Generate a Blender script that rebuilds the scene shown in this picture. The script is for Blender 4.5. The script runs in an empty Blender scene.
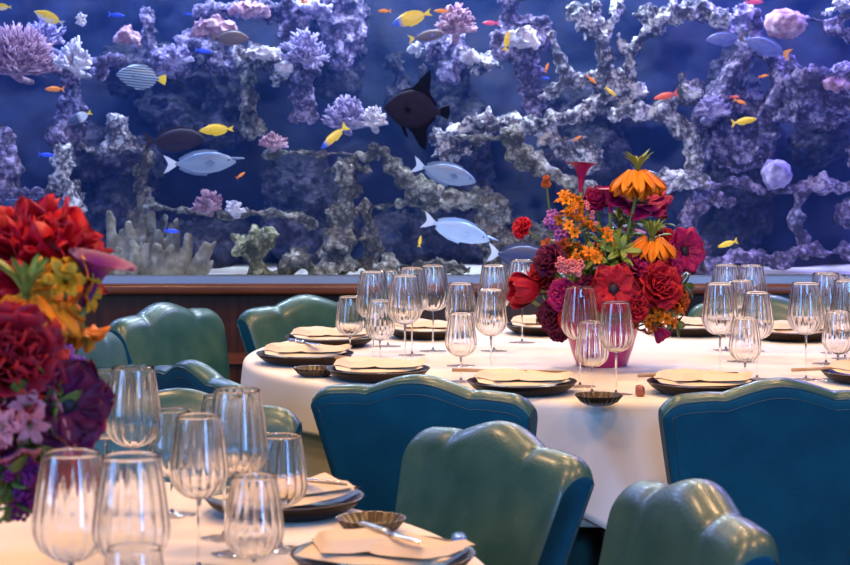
import bpy, bmesh, math, random
from math import pi, sin, cos, radians, sqrt, atan2
from mathutils import Vector, Matrix, noise

SC = bpy.context.scene
COL = SC.collection

# ------------------------------------------------------------------ camera
F_PX, CAM_Z, HORIZ = 2100.0, 1.33, 130.0
cam_d = bpy.data.cameras.new('camera'); cam = bpy.data.objects.new('camera', cam_d); COL.objects.link(cam)
cam.location = (0, 0, CAM_Z); cam.rotation_euler = (pi/2, 0, 0)
cam_d.sensor_width = 36.0; cam_d.lens = F_PX/850*36
cam_d.shift_y = -(282.5-HORIZ)/850
cam_d.clip_end = 60
cam_d.dof.use_dof = True; cam_d.dof.focus_distance = 4.8; cam_d.dof.aperture_fstop = 11.0
SC.camera = cam

# ------------------------------------------------------------------ world, exposure, lights
w = bpy.data.worlds.new('world'); SC.world = w; w.use_nodes = True
w.node_tree.nodes['Background'].inputs[0].default_value = (1.0, 0.80, 0.62, 1)
w.node_tree.nodes['Background'].inputs[1].default_value = 0.10
vs = SC.view_settings
vs.view_transform = 'Standard'; vs.look = 'None'; vs.gamma = 1.0; vs.exposure = 0.0; vs.use_curve_mapping = False
SC.cycles.max_bounces = 20; SC.cycles.transmission_bounces = 18; SC.cycles.transparent_max_bounces = 24
SC.cycles.glossy_bounces = 8; SC.cycles.diffuse_bounces = 4; SC.cycles.volume_bounces = 1
SC.cycles.sample_clamp_indirect = 6.0
try: SC.cycles.use_denoising = True
except Exception: pass

def area(name, loc, target, sx, sy, power, colr, shape='RECTANGLE', spread=None):
    l = bpy.data.lights.new(name, 'AREA'); l.shape = shape; l.size = sx; l.size_y = sy
    l.energy = power; l.color = colr
    if spread: l.spread = spread
    o = bpy.data.objects.new(name, l); COL.objects.link(o); o.location = loc
    d = Vector(target)-Vector(loc)
    o.rotation_euler = d.to_track_quat('-Z', 'Y').to_euler()
    return o
WARM = (1.0, 0.61, 0.31)
# recessed warm ceiling spots over the two tables
for i, (x, y, p) in enumerate([(-1.2, 2.3, 18.5), (-0.45, 3.0, 18.5), (-0.1, 4.3, 18.5), (0.95, 4.4, 18.5), (0.0, 5.7, 18.5), (0.95, 5.7, 18.5), (-1.2, 5.0, 18.5), (1.7, 3.4, 18.5), (0.7, 2.6, 18.5)]):
    area('ceiling_spot', (x, y, 2.75), (x, y, 0), 0.26, 0.26, p if y > 4 else p*.85, WARM if y > 4 else (1.0, 0.53, 0.21), 'DISK')
# unseen cool blue fill, added for sheen on the chairs and streaks in glasses
area('cool_fill', (3.95, -2.5, 1.75), (0.2, 4.2, 0.8), 1.0, 2.1, 230, (0.16, 0.42, 1.0))
area('cool_fill', (-4.3, 0.2, 2.2), (0.2, 4.2, 0.8), 1.5, 2.1, 170, (0.18, 0.45, 1.0))
area('cool_fill', (0.7, -2.4, 3.2), (0.3, 4.0, 0.7), 1.3, 0.9, 130, (0.14, 0.44, 1.0))  # high fill, added to brighten chair sides and cloth facing the camera
# lamps over the aquarium water
for x, p, c in [(-2.8,22,(.36,.46,1)),(-2.0,24,(.34,.44,1)),(-1.3,26,(.42,.53,1)),(-.65,28,(.62,.76,1)),(0,30,(.72,.86,1)),(.65,30,(.70,.82,1)),(1.3,31,(.44,.42,1)),(2.0,34,(.34,.29,1)),(2.8,28,(.32,.30,1))]:
    area('tank_lamp', (x, 7.72, 2.55), (x, 7.72, 0.8), .22, .16, p, c)

# ------------------------------------------------------------------ helpers
def W(px, py, Y):
    return Vector(((px-425)*Y/F_PX, Y, CAM_Z-(py-HORIZ)*Y/F_PX))
TZ = 0.75
def T(px, py):
    Y = F_PX*(CAM_Z-TZ)/(py-HORIZ); return Vector(((px-425)*Y/F_PX, Y, TZ))
def TY(px, Y): return Vector(((px-425)*Y/F_PX, Y, TZ))

def mesh(name, verts, faces, mat, parent=None, smooth=True, loc=None):
    me = bpy.data.meshes.new(name)
    me.from_pydata([tuple(v) for v in verts], [], faces); me.update()
    if smooth: me.polygons.foreach_set('use_smooth', [True]*len(me.polygons))
    if mat: me.materials.append(mat)
    o = bpy.data.objects.new(name, me); COL.objects.link(o)
    if parent: o.parent = parent
    if loc is not None: o.location = loc
    return o
def thing(name, label, cat, loc=(0,0,0), rz=0, group=None):
    o = bpy.data.objects.new(name, None); COL.objects.link(o); o.empty_display_size = .05
    o.location = loc; o.rotation_euler = (0,0,rz)
    return tag(o, label, cat, group)
def tag(o, label, cat, group=None):
    o['label'] = label; o['category'] = cat
    if group: o['group'] = group
    return o
def struct(o): o['kind'] = 'structure'; return o
def dup(root, loc, rz, label, group=None, scale=None):
    r = root.copy(); COL.objects.link(r); r.location = loc; r.rotation_euler = (0,0,rz); r['label'] = label
    if group: r['group'] = group
    if scale: r.scale = (scale,)*3
    for ch in list(root.children):
        c = ch.copy(); COL.objects.link(c); c.parent = r
        for g in ch.children:
            d = g.copy(); COL.objects.link(d); d.parent = c
    return r

class MB:
    def __init__(s): s.v = []; s.f = []
    def add(s, vs, fs, M=None):
        b = len(s.v)
        s.v += [M @ Vector(v) for v in vs] if M is not None else [Vector(v) for v in vs]
        s.f += [[i+b for i in f] for f in fs]; return s
    def build(s, name, mat, parent=None, smooth=True, loc=None): return mesh(name, s.v, s.f, mat, parent, smooth, loc)

def grid_faces(nu, nv, wrap=False):
    fs = []
    for j in range(nv-1):
        for i in range(nu if wrap else nu-1):
            a = j*nu+i; b = j*nu+(i+1) % nu
            fs.append((a, b, b+nu, a+nu))
    return fs
def lathe(prof, n=48, flute=None, closed=False):
    """profile of (r,z); flute(k,theta)->radius factor"""
    vs = []
    for k, (r, z) in enumerate(prof):
        for i in range(n):
            t = 2*pi*i/n; rr = r*(flute(k, t) if flute else 1)
            vs.append((rr*cos(t), rr*sin(t), z))
    fs = grid_faces(n, len(prof), True)
    if closed:
        m = len(prof)
        for i in range(n): fs.append(((m-1)*n+i, (m-1)*n+(i+1) % n, (i+1) % n, i))
    else:
        fs.append(tuple(reversed(range(n)))); b = (len(prof)-1)*n; fs.append(tuple(range(b, b+n)))
    return vs, fs
def frame(d):
    d = Vector(d).normalized(); return d.to_track_quat('Z', 'Y').to_matrix().to_4x4()
def tube(pts, rads, n=8, cap=True):
    pts = [Vector(p) for p in pts]; m = len(pts)
    if not hasattr(rads, '__len__'): rads = [rads]*m
    vs = []; up = None
    for k, p in enumerate(pts):
        d = (pts[min(k+1, m-1)]-pts[max(k-1, 0)]).normalized()
        if up is None:
            up = Vector((0,0,1)) if abs(d.z) < .9 else Vector((1,0,0))
        a = (up - d*up.dot(d)).normalized(); up = a; b = d.cross(a)
        for i in range(n):
            t = 2*pi*i/n; vs.append(p+(a*cos(t)+b*sin(t))*rads[k])
    fs = grid_faces(n, m, True)
    if cap:
        fs.append(tuple(reversed(range(n)))); fs.append(tuple(range((m-1)*n, m*n)))
    return vs, fs
def bez(a, c, b, n=8):
    a, b, c = Vector(a), Vector(b), Vector(c)
    return [a*(1-t)**2+c*2*t*(1-t)+b*t*t for t in [i/(n-1) for i in range(n)]]
def box(sx, sy, sz, c=(0,0,0)):
    v = [(c[0]+x*sx/2, c[1]+y*sy/2, c[2]+z*sz/2) for z in (-1,1) for y in (-1,1) for x in (-1,1)]
    return v, [(0,2,3,1),(4,5,7,6),(0,1,5,4),(2,6,7,3),(0,4,6,2),(1,3,7,5)]
_ico = {}
def ico(sub=2):
    if sub not in _ico:
        bm = bmesh.new(); bmesh.ops.create_icosphere(bm, subdivisions=sub, radius=1)
        _ico[sub] = ([v.co.copy() for v in bm.verts], [[v.index for v in f.verts] for f in bm.faces]); bm.free()
    return _ico[sub]
def ball(c, r, sub=2, s=(1,1,1)):
    vs, fs = ico(sub); c = Vector(c)
    return [c+Vector((v.x*r*s[0], v.y*r*s[1], v.z*r*s[2])) for v in vs], fs
def rbox(sx, sy, sz, r, c=(0,0,0), seg=3, puff=0):
    bm = bmesh.new(); bmesh.ops.create_cube(bm, size=1)
    for v in bm.verts: v.co = Vector((v.co.x*sx, v.co.y*sy, v.co.z*sz))
    bmesh.ops.subdivide_edges(bm, edges=bm.edges[:], cuts=6, use_grid_fill=True)
    c = Vector(c); out = []
    for v in bm.verts:
        p = v.co.copy(); q = Vector([max(-h+r, min(h-r, x)) for x, h in zip(p, (sx/2, sy/2, sz/2))])
        d = p-q
        if d.length > 1e-6: p = q+d.normalized()*min(r, d.length) if sum(abs(x) > 1e-6 for x in d) > 1 else p
        if puff and p.z > 0: p.z += puff*(1-(2*p.x/sx)**2)*(1-(2*p.y/sy)**2)
        out.append(p+c)
    bm.verts.index_update(); fs = [[v.index for v in f.verts] for f in bm.faces]; bm.free()
    return out, fs

# ------------------------------------------------------------------ materials
def mat(name, col, rough=.5, metal=0, coat=0, var=None, vscale=8, bump=0, bscale=60, sheen=0, spec=None, trans=0, voro=False, sss=0, detail=4):
    m = bpy.data.materials.new(name); m.use_nodes = True; nt = m.node_tree; b = nt.nodes['Principled BSDF']
    b.inputs['Base Color'].default_value = (*col, 1); b.inputs['Roughness'].default_value = rough
    b.inputs['Metallic'].default_value = metal
    if coat: b.inputs['Coat Weight'].default_value = coat; b.inputs['Coat Roughness'].default_value = .18
    if sheen: b.inputs['Sheen Weight'].default_value = sheen
    if spec is not None: b.inputs['Specular IOR Level'].default_value = spec
    if sss:
        b.inputs['Subsurface Weight'].default_value = sss; b.inputs['Subsurface Radius'].default_value = (.01,.005,.004)
    tc = nt.nodes.new('ShaderNodeTexCoord')
    if var:
        n = nt.nodes.new('ShaderNodeTexNoise'); n.inputs['Scale'].default_value = vscale; n.inputs['Detail'].default_value = detail
        r = nt.nodes.new('ShaderNodeValToRGB'); els = r.color_ramp.elements
        cs = [col]+list(var); els[0].position = .32; els[1].position = .68
        els[0].color = (*cs[0], 1); els[1].color = (*cs[-1], 1)
        for k, c in enumerate(cs[1:-1]):
            e = els.new(.32+.36*(k+1)/(len(cs)-1)); e.color = (*c, 1)
        nt.links.new(tc.outputs['Object'], n.inputs['Vector']); nt.links.new(n.outputs['Fac'], r.inputs['Fac'])
        nt.links.new(r.outputs['Color'], b.inputs['Base Color'])
    if bump:
        if voro:
            n2 = nt.nodes.new('ShaderNodeTexVoronoi'); n2.inputs['Scale'].default_value = bscale; out = n2.outputs['Distance']
        else:
            n2 = nt.nodes.new('ShaderNodeTexNoise'); n2.inputs['Scale'].default_value = bscale; n2.inputs['Detail'].default_value = 5; out = n2.outputs['Fac']
        bp = nt.nodes.new('ShaderNodeBump'); bp.inputs['Strength'].default_value = bump; bp.inputs['Distance'].default_value = .01
        if voro: bp.invert = True
        nt.links.new(tc.outputs['Object'], n2.inputs['Vector']); nt.links.new(out, bp.inputs['Height']); nt.links.new(bp.outputs['Normal'], b.inputs['Normal'])
    return m

def wood_mat(name, c1, c2, rough=.35, axis='Z', scale=4):
    m = mat(name, c1, rough, coat=.3); nt = m.node_tree; b = nt.nodes['Principled BSDF']
    tc = nt.nodes.new('ShaderNodeTexCoord'); mp = nt.nodes.new('ShaderNodeMapping'); n = nt.nodes.new('ShaderNodeTexNoise')
    s = {'Z': (12, 12, .8), 'X': (.8, 12, 12), 'Y': (12, .8, 12)}[axis]
    mp.inputs['Scale'].default_value = s; n.inputs['Scale'].default_value = scale; n.inputs['Detail'].default_value = 6; n.inputs['Distortion'].default_value = .6
    r = nt.nodes.new('ShaderNodeValToRGB'); r.color_ramp.elements[0].position = .3; r.color_ramp.elements[1].position = .72
    r.color_ramp.elements[0].color = (*c1, 1); r.color_ramp.elements[1].color = (*c2, 1)
    nt.links.new(tc.outputs['Object'], mp.inputs[0]); nt.links.new(mp.outputs[0], n.inputs['Vector'])
    nt.links.new(n.outputs['Fac'], r.inputs[0]); nt.links.new(r.outputs[0], b.inputs['Base Color'])
    return m

M = {}
M['leather'] = mat('green_leather', (.010,.058,.056), .36, coat=.25, var=[(.022,.084,.078),(.046,.112,.092)], vscale=9, bump=.10, bscale=160, detail=8)
M['leather_back'] = mat('blue_leather', (.001,.060,.098), .55, var=[(.001,.072,.115),(.002,.090,.135)], vscale=9, bump=.10, bscale=180, spec=.3)
M['piping'] = mat('piping_leather', (.018,.060,.062), .4, coat=.2)
M['dark_wood'] = wood_mat('dark_wood', (.018,.008,.005), (.05,.02,.01))
M['panel'] = wood_mat('panel_wood', (.030,.010,.006), (.080,.026,.014), .3)
M['trim'] = wood_mat('trim_wood', (.10,.030,.014), (.20,.070,.034), .3, 'X')
M['ledge'] = mat('ledge_stone', (.20,.34,.62), .3, var=[(.26,.40,.68)], vscale=3)
M['cloth'] = mat('tablecloth_linen', (.78,.72,.65), .85, bump=.05, bscale=500, sheen=.15)
M['skirt'] = mat('undercloth_linen', (.50,.47,.38), .9, bump=.05, bscale=500)
M['napkin'] = mat('napkin_linen', (.70,.57,.43), .85, bump=.08, bscale=400)
M['plate'] = mat('dark_plate', (.010,.005,.005), .34, spec=.2, var=[(.016,.007,.005)], vscale=30)
M['rim'] = mat('glazed_rim', (.09,.06,.05), .25)
M['dish'] = mat('ribbed_dish', (.018,.009,.005), .3, coat=.2, var=[(.05,.024,.009)], vscale=40)
M['steel'] = mat('steel', (.62,.62,.66), .22, metal=1)
M['bamboo'] = wood_mat('bamboo', (.36,.19,.07), (.55,.32,.13), .4, 'X')
M['rest'] = mat('chopstick_rest', (.30,.07,.03), .3, coat=.5)
M['rest_blue'] = mat('blue_ceramic', (.05,.20,.55), .2, coat=.5)
M['carpet'] = mat('carpet', (.035,.018,.012), .95, var=[(.06,.028,.018),(.09,.045,.02)], vscale=5, bump=.4, bscale=300)
M['vase'] = mat('vase_pink', (.50,.018,.13), .25, coat=.4)
M['stem'] = mat('stem_green', (.07,.15,.03), .5, var=[(.14,.2,.04)], vscale=10)
M['leaf'] = mat('leaf_green', (.035,.085,.015), .45, var=[(.08,.13,.02),(.14,.17,.03)], vscale=25)
M['lime'] = mat('leaf_lime', (.10,.19,.025), .5, var=[(.22,.27,.04)], vscale=20)
def petal_mat(n, a, b2, r=.55): return mat(n, a, r, var=[b2], vscale=26, spec=.25)
M['red'] = petal_mat('petal_red', (.26,.002,.010), (.46,.008,.022))
M['scarlet'] = petal_mat('petal_scarlet', (.34,.0015,.010), (.54,.004,.022))
M['magenta'] = petal_mat('petal_magenta', (.20,.002,.045), (.40,.006,.10))
M['wine'] = petal_mat('petal_wine', (.075,.002,.018), (.15,.004,.045))
M['purple'] = petal_mat('petal_purple', (.12,.002,.08), (.20,.008,.15))
M['orange'] = petal_mat('petal_orange', (.58,.13,.004), (.76,.25,.010))
M['yellow'] = petal_mat('petal_yellow', (.66,.26,.006), (.74,.36,.02))
M['pink'] = petal_mat('petal_pink', (.55,.11,.15), (.72,.25,.27))
M['lilac'] = petal_mat('petal_lilac', (.28,.05,.27), (.45,.15,.44))
M['black_eye'] = mat('anemone_eye', (.006,.004,.014), .6)
M['rust'] = petal_mat('petal_rust', (.26,.03,.006), (.46,.09,.012))

def glass_mat():
    m = bpy.data.materials.new('crystal_glass'); m.use_nodes = True; nt = m.node_tree; nt.nodes.remove(nt.nodes['Principled BSDF'])
    g = nt.nodes.new('ShaderNodeBsdfGlass'); g.inputs['Roughness'].default_value = 0; g.inputs['IOR'].default_value = 1.46
    g.inputs['Color'].default_value = (1,1,1,1)
    nt.links.new(g.outputs[0], nt.nodes['Material Output'].inputs['Surface']); return m
M['glass'] = glass_mat()
def pane_mat():
    m = bpy.data.materials.new('tank_glass'); m.use_nodes = True; nt = m.node_tree; nt.nodes.remove(nt.nodes['Principled BSDF'])
    t = nt.nodes.new('ShaderNodeBsdfTransparent'); t.inputs[0].default_value = (.95,.98,1,1)
    g = nt.nodes.new('ShaderNodeBsdfGlossy'); g.inputs['Roughness'].default_value = 0.02
    f = nt.nodes.new('ShaderNodeFresnel'); f.inputs[0].default_value = 1.15
    x = nt.nodes.new('ShaderNodeMixShader'); nt.links.new(f.outputs[0], x.inputs[0]); nt.links.new(t.outputs[0], x.inputs[1]); nt.links.new(g.outputs[0], x.inputs[2])
    nt.links.new(x.outputs[0], nt.nodes['Material Output'].inputs['Surface']); return m
M['pane'] = pane_mat()
def water_mat():
    m = bpy.data.materials.new('tank_water'); m.use_nodes = True; nt = m.node_tree; nt.nodes.remove(nt.nodes['Principled BSDF'])
    s = nt.nodes.new('ShaderNodeVolumeScatter'); s.inputs['Color'].default_value = (.06,.22,1,1); s.inputs['Density'].default_value = .062; s.inputs['Anisotropy'].default_value = .2
    nt.links.new(s.outputs[0], nt.nodes['Material Output'].inputs['Volume']); return m
M['water'] = water_mat()

# ------------------------------------------------------------------ room and aquarium shell
YW = 6.95          # face of the panelled wall
SILL = 0.847
struct(mesh('floor', [(-3.4,-3,0),(3.4,-3,0),(3.4,YW+.05,0),(-3.4,YW+.05,0)], [(0,1,2,3)], M['carpet'], smooth=False))
b = MB(); b.add(*box(6.8,.10,.79,(0,YW+.05,.395))); struct(b.build('wall_back', M['panel'], smooth=False))
b = MB()
for k in range(9): b.add(*box(.018,.012,.53,(-2.75+k*.69, YW-.004,.29)))
struct(b.build('trim_1', M['dark_wood'], smooth=False))
b = MB(); b.add(*box(6.8,.02,.035,(0,YW-.01,.575))); struct(b.build('trim_2', M['trim'], smooth=False))
b = MB(); b.add(*rbox(6.8,.14,.036,.012,(0,YW+.01,.806))); struct(b.build('trim_3', M['trim'], smooth=True))
b = MB(); b.add(*box(6.8,.09,.022,(0,YW+.03,.835))); struct(b.build('trim_4', M['ledge'], smooth=False))
b = MB(); b.add(*box(6.8,.02,.10,(0,YW-.01,.05))); struct(b.build('baseboard_back', M['trim'], smooth=False))
b = MB(); b.add(*box(6.8,.03,2.0,(0,YW+.055,SILL+1.0))); struct(b.build('window_1', M['pane'], smooth=False))
TB = 8.75
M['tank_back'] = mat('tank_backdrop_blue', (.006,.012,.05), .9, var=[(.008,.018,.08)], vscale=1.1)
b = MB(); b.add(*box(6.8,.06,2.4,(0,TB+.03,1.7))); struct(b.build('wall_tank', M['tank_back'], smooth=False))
M['sand'] = mat('aquarium_sand', (.62,.60,.58), .95, var=[(.75,.73,.70)], vscale=40, bump=.5, bscale=90)
nx, ny = 160, 40; vs_ = []
for j in range(ny):
    for i in range(nx):
        x = -3.3+6.6*i/(nx-1); y = YW+.085+(TB-YW-.09)*j/(ny-1)
        vs_.append((x, y, .795+.018*noise.noise((x*2.2, y*2.2, 0))+.006*noise.noise((x*9, y*9, 2))))
sd = mesh('aquarium_sand', vs_, grid_faces(nx, ny), M['sand']); sd['kind'] = 'stuff'; sd['label'] = 'pale sand covering the aquarium floor behind the glass'; sd['category'] = 'sand'
b = MB(); b.add(*box(6.7, TB-YW-.12, 1.72, (0,(TB+YW+.09)/2, .86+.86))); wt = b.build('aquarium_water', M['water'], smooth=False)
wt['kind'] = 'stuff'; wt['label'] = 'blue hazy water filling the aquarium'; wt['category'] = 'water'

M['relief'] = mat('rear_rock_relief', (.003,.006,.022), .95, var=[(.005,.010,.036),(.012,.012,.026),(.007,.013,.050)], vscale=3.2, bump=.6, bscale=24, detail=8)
nx, nz = 260, 90; vs_ = []
for j in range(nz):
    for i in range(nx):
        x = -3.35+6.7*i/(nx-1); z = .78+1.85*j/(nz-1); p = Vector((x*1.7, 3.1, z*1.7))
        q = noise.fractal(p, 1.0, 2.0, 5)+.5*abs(noise.noise(p*2.3)); foot = max(0, (1.05-z)/.27)
        vs_.append((x, min(TB-.03, 8.50-.20*max(-.6, q)-.16*foot), z))
struct(mesh('wall_reef', vs_, grid_faces(nx, nz), M['relief']))  # rock relief wall standing at the back of the tank
# ------------------------------------------------------------------ tables
def fold(t, seed): return noise.noise((cos(t)*3.1+seed, sin(t)*3.1, seed*2.3))
def table(C, r, seed, tip, names):
    t = thing('round_table', names[0], 'table', (C[0], C[1], 0))
    v, f = lathe([(r-.03,.72),(r-.012,.722),(r-.012,.742),(r-.03,.744)], 96); mesh('tabletop', v, f, M['dark_wood'], t)
    v, f = lathe([(.30,0),(.30,.03),(.10,.06),(.07,.12),(.07,.66),(.2,.72)], 40); mesh('pedestal', v, f, M['dark_wood'], t)
    def cover(name, rr, zt, hem, amp, material, label, thick):
        n, rings = 240, []
        out = []
        for k in range(10):                     # flat top
            q = rr*(k/9)**.8*.985 if k else .002
            out.append([(q*cos(2*pi*i/n), q*sin(2*pi*i/n), zt) for i in range(n)])
        for k in range(1, 6):                   # soft shoulder
            a = k/5*pi/2; q = rr*.985+.016*sin(a); z = zt-.016*(1-cos(a))
            out.append([(q*cos(2*pi*i/n), q*sin(2*pi*i/n), z) for i in range(n)])
        zs = zt-.016
        for k in range(1, 15):                  # hanging drop with folds
            s = k/14; row = []
            for i in range(n):
                a = 2*pi*i/n; d = hem(a)
                q = rr*.985+.016+.012*s+amp*s*(.6*sin(11*a+seed*3+2*sin(3*a))+.9*fold(a, seed))*min(1, d/.2)
                row.append((q*cos(a), q*sin(a), zs-s*(d-.016)))
            out.append(row)
        vs = [p for row in out for p in row]
        o = mesh(name, vs, grid_faces(n, len(out), True)+[tuple(reversed(range(n)))], material, loc=(C[0], C[1], 0))
        md = o.modifiers.new('solid', 'SOLIDIFY'); md.thickness = thick; md.offset = -1
        return tag(o, label, 'tablecloth')
    cover('undercloth', r-.012, TZ-.0022, lambda a: .275+.012*sin(5*a), .018, M['skirt'], names[1], .0012)
    def hem(a):
        q = abs(sin(2*(a-tip))); return .115+.175*(1-q)**1.3
    cover('tablecloth', r, TZ, hem, .020, M['cloth'], names[2], .0015)
C2 = (.463, 5.40); R2 = .925
C1 = (-.785, 2.66); R1 = .88
table(C2, R2, 1.3, radians(268), ('round banquet table in front of the aquarium, under layered cloths', 'beige undercloth hanging below the white cloth of the aquarium-side table', 'white cloth with hanging corners on the table holding the pink vase'))
table(C1, R1, 4.1, radians(330), ('round banquet table closest to the camera, under cream cloths', 'beige undercloth beneath the cream cloth of the camera-side table', 'cream cloth on the table with the big purple and red flowers'))

# ------------------------------------------------------------------ chairs
def top_z(u):
    a = abs(u); z = .800
    if a < .46: z += .026*cos(a/.46*pi/2)**1.4
    else: z -= .010*((a-.46)/.54)**1.2
    z -= .0030*math.exp(-((a-.47)/.06)**2)
    if a > .76: z -= .026*((a-.76)/.24)**2.6
    return z
def half_w(z): return .172+.080*max(0, min(1, (z-.44)/.37))**.85
ZB = .40
def lean(z): return -.11*((z-ZB)/.43)**1.3
NU, NV = 61, 30
def back_pt(u, v):
    z = ZB+v*(top_z(u)-ZB); return u*half_w(z), z
def make_chair(label, group):
    t = thing('dining_chair', label, 'chair', group=group)
    # padded inner face, rolled over the top edge
    us = [sin((-1+2*i/(NU-1))*pi/2*.999) for i in range(NU)]; vs = []; RH, YF_, YC, YB, DR = .034, .034, .004, -.024, .016
    for j in range(NV):
        v = 1-(1-j/(NV-1))**2.3
        for u in us:
            x, z = back_pt(u, v); dz = top_z(u)-z
            y = lean(z)+YF_
            if dz < RH: y = lean(z)+YC+(YF_-YC)*sqrt(max(0, 1-(1-dz/RH)**2))
            y += .008*(1-u*u)*min(1, dz/.06)-.004*max(0, (abs(u)-.92)/.08)**2.5
            for s in (-1, 1):
                un = s*(.45+.35*dz); y -= .0036*math.exp(-((u-un)/.05)**2)*math.exp(-dz/.045)*min(1, dz/.008)
            vs.append((x, y, z))
    for q in range(1, 6):
        a = q/5*pi/2
        for u in us:
            z0 = top_z(u); x = u*half_w(z0); vs.append((x, lean(z0)+YC+(YB-YC)*sin(a), z0-DR*(1-cos(a))))
    nr = NV+5; fs = [tuple(reversed(f)) for f in grid_faces(NU, nr)]
    bk = mesh('backrest', vs, fs, M['leather'], t)
    for side in (0, NU-1):                                     # flat side strips
        sv, sf = [vs[j*NU+side] for j in range(NV)], []; f0 = 0      # own mesh, so that the corner stays crisp
        b0 = len(sv)
        for j in range(NV):
            x, y, z = vs[j*NU+side]; sv.append((x*1.004, (y+lean(z)+YB)/2, z))
        for j in range(NV):
            x, y, z = vs[j*NU+side]; zz = min(z, top_z(1)-DR); sv.append((x, lean(z)+YB, zz))
        for j in range(NV-1):
            a_, b_, c_, d_ = f0+j, f0+j+1, b0+j, b0+j+1; e_, g_ = b0+NV+j, b0+NV+j+1
            q1, q2 = (a_, c_, d_, b_), (c_, e_, g_, d_)
            sf += [q1, q2] if side == 0 else [tuple(reversed(q1)), tuple(reversed(q2))]
        mesh('side_panel', sv, sf, M['leather_back'], t)
    # outer face
    def rear(u, v, o): 
        z = ZB+v*(top_z(u)-DR-ZB); return (u*half_w(z), lean(z)+YB-o, z)
    vs2 = []
    for j in range(NV):
        v = 1-(1-j/(NV-1))**2.3
        for u in us: vs2.append(rear(u, v, .004+.006*min(1, (1-abs(u))/.05, (1-v)/.05)**.5))
    mesh('back_panel', vs2, grid_faces(NU, NV), M['leather_back'], t)
    def outline(k, o): return [rear(-k, j/24, o) for j in range(24)]+[rear(k*us[i], 1-(1-k)*.8, o) for i in range(0, NU)]+[rear(k, j/24, o) for j in range(23, -1, -1)]
    v, f = tube(outline(1.0, .003), .0034, 6); mesh('piping', v, f, M['piping'], bk)
    v, f = tube(outline(.93, .0095), .0013, 5); mesh('stitching', v, f, M['piping'], bk)
    v, f = rbox(.47,.45,.10,.035,(0,.27,.385),puff=.02); mesh('seat', v, f, M['leather'], t)
    v, f = rbox(.44,.43,.05,.008,(0,.26,.315)); mesh('seat_frame', v, f, M['dark_wood'], t)
    for sx in (-1, 1):
        for y, dy in ((.05,-.04), (.45,.01)):
            v, f = tube([(sx*.195,y,.34),(sx*.195,y+dy*.3,.2),(sx*.195,y+dy,0)], [.024,.020,.014], 10); mesh('leg', v, f, M['dark_wood'], t)
    return t
chairs = [  # px, Y, forward vector, label
 (424,4.36,(.36,.93),'dark blue chair back partly hidden by the shiny green leather chair'),
 (776,4.30,(-.10,1),'wide dark blue chair back in front of the table, beside the hanging cloth corner'),
 (309,6.42,(.62,-.78),'green leather chair facing out from the panelled wall, behind the napkin plates'),
 (168,6.14,(.86,-.51),'pale green chair standing alone against the wooden wall panel'),
 (80,5.42,(1,-.24),'chair with a bright blue sheen, half behind the orange and red flowers'),
 (203,4.62,(.87,.50),'chair turned from the camera, only its scalloped teal top showing above another chair'),
 (766,6.42,(-.38,-.92),'green chair against the aquarium wall, behind the table glasses and beside the bouquet'),
 (176,4.08,(-.14,-.99),'green chair facing the camera behind the stemmed glasses of the cream table'),
 (492,3.62,(-.83,-.55),'shiny green leather chair standing in the middle between the two tables'),
 (686,3.02,(-.965,-.26),'crinkled green leather chair seen from its side, with a blue edge'),
]
proto_chair = None
GCH = 'scalloped leather dining chairs'
for i, (px, Y, d, lab) in enumerate(chairs):
    loc = (((px-425)*Y/F_PX), Y, 0); dv = Vector((d[0], d[1], 0)).normalized(); rz = atan2(-dv.x, dv.y)
    loc = (loc[0]+dv.x*.08, loc[1]+dv.y*.08, 0)   # the leaning top sits behind the chair's base
    if proto_chair is None:
        proto_chair = make_chair(lab, GCH); proto_chair.location = loc; proto_chair.rotation_euler = (0,0,rz)
    else: dup(proto_chair, loc, rz, lab)

# ------------------------------------------------------------------ stemmed glasses
def make_glass(name, H, rmax, rrim, bowl_h, label, cat='glass', group=None, foot_r=.036):
    t = thing(name, label, 'glass', group=group)
    zb = H-bowl_h; th = .0010
    def R(s):          # outer bowl radius at fraction s of the bowl's height
        k = .33
        if s < k: return rmax*sqrt(max(0, 1-((k-s)/k)**2))**.92
        q = (s-k)/(1-k); return rmax+(rrim-rmax)*(q**1.22)
    n = 96; prof = []
    S = [0,.012,.03,.06,.10,.15,.2,.26,.32,.38,.45,.52,.6,.68,.76,.84,.92,.975,1]
    outer = [(max(R(s), .0028), zb+bowl_h*s) for s in S]
    inner = [(max(R(max(s, .0))-th*(1.0 if s > .1 else 1.3), .0004), zb+bowl_h*s+(.0022 if s < .02 else .0016*(1-s))) for s in reversed(S)]
    prof = [(.0004, zb-.0004)]+outer+[(outer[-1][0]-th*.5, H+.0005)]+inner
    no = len(outer)
    def fl(k, a):
        if k <= no+1: return 1
        s = list(reversed(S))[min(k-no-2, len(S)-1)]
        amp = .017*max(0, min(1, s/.12))*max(0, min(1, (1-s)/.25))
        return 1+amp*(abs(cos(9*a))*2-1.1)-.0
    v, f = lathe(prof, 144, fl); mesh('bowl', v, f, M['glass'], t)
    v, f = lathe([(.0028, .004),(.0026,.012),(.0022,.03),(.0022,zb*.6),(.0025,zb*.9),(.0034,zb-.001),(.0042,zb+.0005)], 16); mesh('stem', v, f, M['glass'], t)
    v, f = lathe([(foot_r*.98,0),(foot_r,.0008),(foot_r*.98,.0016),(foot_r*.6,.0022),(foot_r*.3,.0032),(.0034,.0052)], 48); mesh('foot', v, f, M['glass'], t)
    return t
kinds = {'tall': ('wine_glass', .225, .0430, .0315, .120), 'white': ('white_wine_glass', .203, .0390, .0290, .110), 'small': ('water_glass', .158, .0370, .0275, .100)}
protos = {}
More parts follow.
